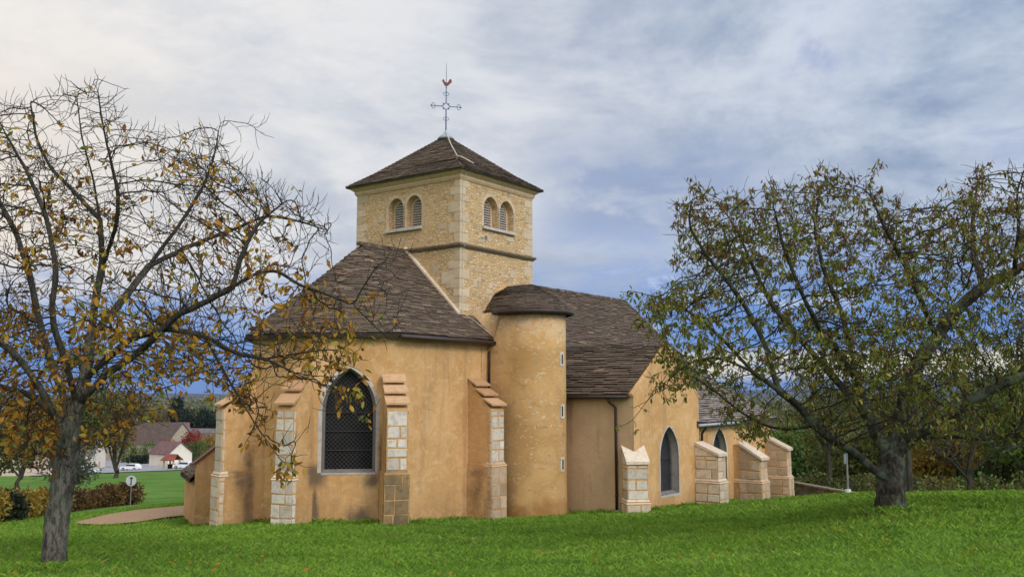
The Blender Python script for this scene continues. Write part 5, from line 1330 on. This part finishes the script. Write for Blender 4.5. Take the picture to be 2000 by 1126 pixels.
def roofmat(n_, c): 
    def f(t, co, ti):
        b = t.noise(co, .8, 5, .7); s_ = t.add('ShaderNodeTexWave', {'Vector': co, 'Scale': 1.6, 'Distortion': .5}).outputs['Fac']
        return t.mix(t.m('MULTIPLY', s_, .25), t.mix(t.mr(b, .35, .65), c, tuple(v*.65 for v in c)), tuple(v*.5 for v in c)), b
    return mat(n_, f, .85, .2, .02)
white_w = mat('cream_render', flat((.70, .62, .50), .15, .6)); stone_w = mat('village_stone', flat((.38, .31, .22), .4, 1.5)); pink_w = mat('pink_render', flat((.55, .42, .34), .2, .6))
mauve = roofmat('mauve_roof', (.19, .105, .10)); brn = roofmat('brown_roof', (.125, .085, .068)); redr = roofmat('red_roof', (.27, .085, .055)); grr = roofmat('grey_roof', (.17, .15, .145))
house('barn', 'small cream barn with a mauve roof beside the car park', 'barn', 337, 236, 8.2, 6.6, 3.4, 2.6, white_w, mauve, -38, windows=0, bz=None, door=False)
# shelter
x, y, z = hit(335, 916, 100); sh_ = thing('well_shelter', 'little wooden shelter with a red tiled roof in front of the cream barn', 'shelter', (x, y, z), math.radians(-20)); 
for sx2 in (-1.25, 1.25):
    for sy2 in (-1, 1): m = MB(); m.box(sx2-.14, sx2+.14, sy2-.14, sy2+.14, -.5, 2.1); m.build('post', M['brown'], sh_)
m = MB()
for sg_ in (-1, 1):
    c = [(-1.8, 1.5*sg_, 1.9), (1.8, 1.5*sg_, 1.9), (1.4, 0, 3.1), (-1.4, 0, 3.1)]; m.hexa(c+[(a, b, q_+.15) for a, b, q_ in c])
m.build('roof', redr, sh_)
m = MB(); m.tube([(0, 0, -.5), (0, 0, 1.0)], .8, 14); m.tube([(0, 0, 1.0), (0, 0, 1.1)], .9, 14); m.build('well', M['dark'], sh_)
# parked cars
paint = mat('white_paint', flat((.75, .76, .78), .05), .3, .5); glassm = mat('car_glass', flat((.03, .035, .04), .1), .1, .6); tyre = mat('tyre_rubber', flat((.02, .02, .02), .1)); rim = M['zinc']
def car(label, px, py, rz, est=0):
    x, y, z = hit(px, py, 100); t = thing('parked_car', label, 'car', (x, y, z+.15), math.radians(rz), 'cars in the village car park')
    pr = [(-2.1, .35), (-2.15, .75), (-2.0, .95), (-1.75 if est else -1.5, 1.42), (.45, 1.45), (1.15, .98), (2.0, .82), (2.12, .6), (2.1, .32)]
    m = MB(); n = len(pr)
    rows = []
    for yy, sc_ in ((-.84, .96), (-.86, 1), (.86, 1), (.84, .96)):
        rows.append([m.vert((a, yy*(.86 if b > 1.2 else 1), b)) for a, b in pr])
    for r0, r1 in zip(rows, rows[1:]):
        for k in range(n): m.face((r0[k], r0[(k+1) % n], r1[(k+1) % n], r1[k]))
    m.face(rows[0][::-1]); m.face(rows[-1]); m.build('body', paint, t)
    for sg_ in (-1, 1):
        m = MB(); q_ = [(-1.55, .98), (-1.35, 1.36), (.38, 1.38), (.95, 1.0)]; m.extr([(a, sg_*(.875 if b < 1.2 else .78), b) for a, b in q_], (0, sg_*.01, 0)); m.build('side_window', glassm, t)
    m = MB(); m.hexa([(1.16, -.74, 1.01), (1.16, .74, 1.01), (.48, .68, 1.44), (.48, -.68, 1.44), (1.2, -.74, 1.04), (1.2, .74, 1.04), (.52, .68, 1.47), (.52, -.68, 1.47)]); m.build('windscreen', glassm, t)
    for wx in (-1.3, 1.3):
        for wy in (-.82, .82):
            m = MB(); m.tube([(wx, wy-.09, .33), (wx, wy+.09, .33)], .33, 14); wo = m.build('wheel', tyre, t); m = MB(); m.tube([(wx, wy-.1, .33), (wx, wy+.1, .33)], .19, 10); m.build('rim', rim, wo)
    return t
car('white hatchback car parked left of the cream barn', 255, 919, 172); car('white car parked close against the right of the red-roofed shelter', 359, 916, 165, 1)
car('white car half hidden behind the slope trees at the left edge of the car park', 170, 925, 10, 1)
fh = house('farmhouse', 'large stone farmhouse with a broad brown roof and gable behind the barn', 'house', 296, 325, 30, 13.5, 6.0, 6.6, stone_w, brn, -28, windows=5, chim=True)
house('village_house', 'long brown-roofed building at the right of the farmhouse, beyond the red creeper', 'house', 378, 345, 17, 12, 4.4, 4.2, stone_w, brn, 8, 'houses of the village')
house('village_house', 'grey-roofed building in front of the dark conifers', 'house', 388, 400, 20, 12, 5.5, 4.6, stone_w, grr, -15, 'houses of the village', 3)
house('village_house', 'reddish-roofed house just below the far fields, left of the conifers', 'house', 318, 480, 26, 13, 6, 6, pink_w, mauve, 12, 'houses of the village', 4, True)
house('village_house', 'pinkish house glimpsed through the tree left of the leaning trunk', 'house', 72, 190, 12, 9, 5, 3.6, pink_w, redr, 20, 'houses of the village', 3)
house('village_house', 'pale house behind the leaning trunk, right of the pinkish one', 'house', 150, 235, 12, 9, 4.0, 3.6, white_w, grr, 5, 'houses of the village', 3)
bush('red_creeper', 'crimson creeper bush against the farmhouse roof', 'creeper', [at(344, 800, 300)[:2], at(366, 800, 300)[:2], at(384, 800, 302)[:2]], 8.0, 5, 'red', 3000, .5, 9)
bush('green_shrub', 'green shrub between the cream barn and the farmhouse', 'shrub', [at(375, 800, 270)[:2], at(395, 800, 270)[:2]], 5.0, 4.5, 'green', 1800, .45, 10)
bush('yellow_shrub', 'bright yellow shrub just above the annex roof', 'shrub', [at(408, 800, 280)[:2], at(425, 800, 285)[:2]], 9.0, 5, 'yellow', 1800, .5, 11)
bush('clipped_hedge', 'dark green clipped hedge left of the cream barn', 'hedge', [at(262, 800, 262)[:2], at(292, 800, 262)[:2]], 2.6, 2.4, 'dark', 1500, .4, 12, None, .05)
bush('garden_shrub', 'light green shrub before the farmhouse, left of the clipped hedge', 'shrub', [at(243, 800, 290)[:2], at(290, 800, 292)[:2]], 6.0, 4.5, 'green', 1800, .5, 13)
for k, (px, Y, h, wd) in enumerate([(352, 520, 20, 14), (372, 500, 17, 14), (392, 500, 19, 16), (413, 505, 18, 16), (345, 560, 26, 8), (440, 520, 18, 18)]):
    bg_tree('conifer', ['broad dark conifer, leftmost of the dark group beyond the village', 'low dark conifer second from the left of the group', 'rounded dark conifer in the middle of the group', 'dark conifer right of the middle, above the grey roof', 'narrow tall conifer behind the left of the group', 'dark conifer partly hidden by the nearest buttress roof'][k], 'tree', px, 800, Y, h, wd, 'dark', 1800, 1.1, 'dark conifers beyond the village', 0, 20+k, .12)
for k, (px, Y, h, wd, mt) in enumerate([(300, 640, 17, 30, 'brown'), (255, 600, 20, 26, 'olive'), (330, 760, 15, 40, 'olive'), (205, 520, 20, 24, 'brown')]):
    bg_tree('village_tree', ['brown spreading tree above the farmhouse ridge', 'olive tree beyond the village left of the farmhouse', 'far olive tree below the green fields', 'russet tree beyond the village behind the trunk'][k], 'tree', px, 800, Y, h, wd, mt, 1300, 1.5, 'trees beyond the village', 0, 30+k, .12)
# far woods on the plain
mb = MB(); rs = np.random.RandomState(8); V = []; tn = []
nW = 2600; az_ = rs.uniform(-.60, .60, nW); rw = np.exp(rs.uniform(math.log(800), math.log(11000), nW)); band = np.sin(az_*23+np.log(rw)*9)+np.sin(az_*41-np.log(rw)*15)
ok = band > .1; az_, rw = az_[ok], rw[ok]; P_, D_, Sz = [], [], []
for a, r_ in zip(az_, rw):
    k = 10; sp = 8+r_*.006
    q_ = np.stack([r_*math.sin(a)+rs.normal(0, sp*2.2, k), r_*math.cos(a)+rs.normal(0, sp, k), np.full(k, -31.)+rs.uniform(0, 8, k)], 1); P_.append(q_); D_.append(rs.normal(0, .6, (k, 3))+np.array([0, 0, .8])); Sz.append(rs.uniform(5, 9+r_*.0012, k))
P_ = np.concatenate(P_); D_ = np.concatenate(D_); Sz = np.concatenate(Sz); P_[:, 2] = gz(P_[:, 0], P_[:, 1])+rs.uniform(0, 5, len(P_))
fw = leaf_mesh('far_woods', P_, D_, Sz, np.stack([RS.rand(len(P_))]*3, 1), leafmats['olive'], None, .9); kind(fw, 'stuff')
# distant hills, on the right and along the horizon
hv = []; na_ = 240; prof_a = np.linspace(-.7, .75, na_)
for j, (rad_, f) in enumerate(((11500, 0), (13000, .75), (14500, 1.), (17000, .6))):
    for a in prof_a:
        e = -.0004+.0115*max(0, math.sin((a-.02)*2.3))**1.2*(1+.25*math.sin(a*17)+.12*math.sin(a*43+1))+.0006*math.sin(a*31)
        hv.append((rad_*math.sin(a), rad_*math.cos(a), -32+(e*14500+32)*f if f else -34))
I3 = np.arange(len(hv)).reshape(4, na_); Fh = np.stack([I3[:-1, :-1], I3[:-1, 1:], I3[1:, 1:], I3[1:, :-1]], -1).reshape(-1, 4)
kind(np_mesh('hills', np.array(hv), Fh, np.full((len(Fh), 3), .5), mat('hill_woods', lambda t, co, ti: (t.mix(t.mr(t.noise(co, .002, 5, .6), .4, .6), (.018, .024, .02), (.04, .045, .03)), None), .95, .1), smooth=True), 'structure')
# ------------------------------------------------------------------ right background
GR = 'trees and shrubs beyond the right-hand lawn'
spec = [(1560, 72, 6.5, 7, 'green', 'bright green shrub just right of the last church buttress'), (1610, 80, 9, 9, 'olive', 'olive tree behind the low stone wall'), (1660, 66, 6, 7, 'olive', 'low olive shrub behind the lamp pole'),
        (1705, 84, 10, 9, 'green', 'green tree left of the big trunk, beyond the lawn'), (1770, 70, 8, 8, 'olive', 'olive tree right behind the big trunk'), (1815, 58, 5.2, 6, 'yellow', 'golden-brown shrub right of the big trunk'),
        (1850, 88, 11, 10, 'olive', 'tall olive tree behind the small bare tree'), (1905, 64, 7, 8, 'green', 'green bush behind the small bare tree'), (1955, 60, 8.5, 8, 'olive', 'dense olive tree near the right edge'),
        (2000, 50, 8.6, 8, 'green', 'dark green tree at the right edge'), (2070, 56, 10, 10, 'olive', 'olive tree just outside the right edge'), (1500, 120, 9, 14, 'olive', 'distant olive tree seen over the last buttress'), (1740, 130, 15, 14, 'brown', 'brown tree far behind the big trunk')]
for k, (px, Y, h, wd, mt, lb) in enumerate(spec):
    bg_tree('background_tree', lb, 'tree', px, 800, Y, h*.92, wd, mt, 4200, .22+Y*.0012, GR, 0, 50+k, .14)
bp = [at(px, 800, 47)[:2] for px in (1560, 1640, 1720, 1800, 1900, 2000, 2100)]
bush('field_hedge', 'rough green hedge running along the far side of the right-hand lawn', 'hedge', bp, 1.0, 1.8, 'olive', 8000, .14, 21, None, .45)
# small bare tree and second trunk
bg_tree('bare_tree', 'small bare tree with wide-spreading branches at the lawn edge on the right', 'tree', 1880, 800, 33.5, 3.6, 5.4, 'olive', 260, .10, None, .9, 71, .22)
bg_tree('slender_tree', 'dark-trunked tree standing close behind the big lichened trunk', 'tree', 1768, 800, 31, 4.6, 3.6, 'olive', 900, .12, None, .5, 72, .5)
bg_tree('pale_trunk_tree', 'thin pale-trunked tree left of the lamp pole', 'tree', 1612, 800, 52, 6.5, 4, 'olive', 1100, .14, None, .6, 73, .5)
# lamp pole
x, y, z = hit(1650, 968, 20, 60); lp_ = thing('lamp_pole', 'thin grey metal pole standing beside the low stone wall', 'pole', (*at(1650, 800, 40)[:2], g1(*at(1650, 800, 40)[:2])))
m = MB(); m.tube([(0, 0, -.3), (0, 0, 1.9)], [.045, .035], 8); m.build('pole', M['post'], lp_)
m = MB(); m.box(-.13, -.04, -.05, .05, 1.3, 1.7); m.build('control_box', M['post'], lp_)
m = MB(); m.tube([(0, 0, -.3), (0, 0, .25)], .12, 10); m.build('base', mat('white_base', flat((.7, .7, .68), .2)), lp_)
# low stone wall
w0 = at(1542, 800, 46); w1 = at(1665, 800, 42)
x0, y0 = w0[0], w0[1]; sw = thing('low_stone_wall', 'low dry-stone wall running from the last buttress toward the pole', 'wall', (x0, y0, g1(x0, y0)))
dx_, dy_ = w1[0]-w0[0], w1[1]-w0[1]; ll = math.hypot(dx_, dy_); d = (dx_/ll, dy_/ll); n = (d[1], -d[0]); m = MB()
zl0 = at(1542, 940, 46)[2]-g1(x0, y0); zl1 = at(1660, 962, 42)[2]-g1(x0, y0)
s_ = 0
for row in range(7):
    s_ = -row*.1
    while s_ < ll:
        b = random.uniform(.25, .6); f = max(0, s_)/ll; zt = zl0+(zl1-zl0)*f; h = .11; z1_ = zt-.08-row*h
        m.obox((0, 0), d, n, s_, s_+b-.02, -.2, .0+random.uniform(0, .03), z1_-h+.012, z1_, rnd()); s_ += b
s_ = 0
while s_ < ll:
    b = random.uniform(.5, .8); f = s_/ll; zt = zl0+(zl1-zl0)*f; m.obox((0, 0), d, n, s_, s_+b-.02, -.26, .07, zt-.075, zt, (1, 1, 1)); s_ += b
m.build('stone_courses', M['wallstone'], sw)
m = MB()
for k in range(12):
    f0, f1 = k/12, (k+1)/12; za_, zb_ = zl0+(zl1-zl0)*f0-.09, zl0+(zl1-zl0)*f1-.09
    P = lambda s_, b, z: (d[0]*s_+n[0]*b, d[1]*s_+n[1]*b, z)
    m.hexa([P(ll*f0, -.19, -3), P(ll*f1, -.19, -3), P(ll*f1, -.02, -3), P(ll*f0, -.02, -3), P(ll*f0, -.19, za_), P(ll*f1, -.19, zb_), P(ll*f1, -.02, zb_), P(ll*f0, -.02, za_)])
m.build('core', M['dark'], sw)
# fallen leaves
lf = leaf_mesh('fallen_leaf', np.zeros((1, 3)), np.array([[1., .2, .12]]), np.array([.11]), np.array([[.45, .5, .5]]), M['leafL'], None, .5)
lf['label'] = 'fallen brown and yellow leaf lying on the grass'; lf['category'] = 'leaf'; lf['group'] = 'fallen leaves on the grass'
rs = np.random.RandomState(12)
for k in range(110):
    a = rs.choice([-.42, -.42, -.15, .1, .38])+rs.normal(0, .13); r_ = rs.uniform(11.5, 20); x, y = r_*math.sin(a), r_*math.cos(a)
    o = lf if k == 0 else lf.copy()
    if k: S.collection.objects.link(o)
    o.location = (x, y, g1(x, y)+.05); o.rotation_euler = (rs.uniform(-.5, .5), rs.uniform(-.5, .5), rs.uniform(0, 6.3)); q_ = rs.uniform(.35, .95); o.scale = (q_, q_, q_)
# ------------------------------------------------------------------ haze
def haze(density):
    m = bpy.data.materials.new('haze'); m.use_nodes = True; t = NT(m.node_tree); t.n.clear()
    v = t.add('ShaderNodeVolumePrincipled', {'Color': (.46, .56, .80, 1), 'Density': density, 'Anisotropy': .2})
    t.l.new(v.outputs[0], t.add('ShaderNodeOutputMaterial').inputs['Volume'])
    b = MB(); b.box(-19500, 19500, -19500, 19500, -40, 330); o = b.build('haze', m); return kind(o, 'stuff')
haze(4e-5)
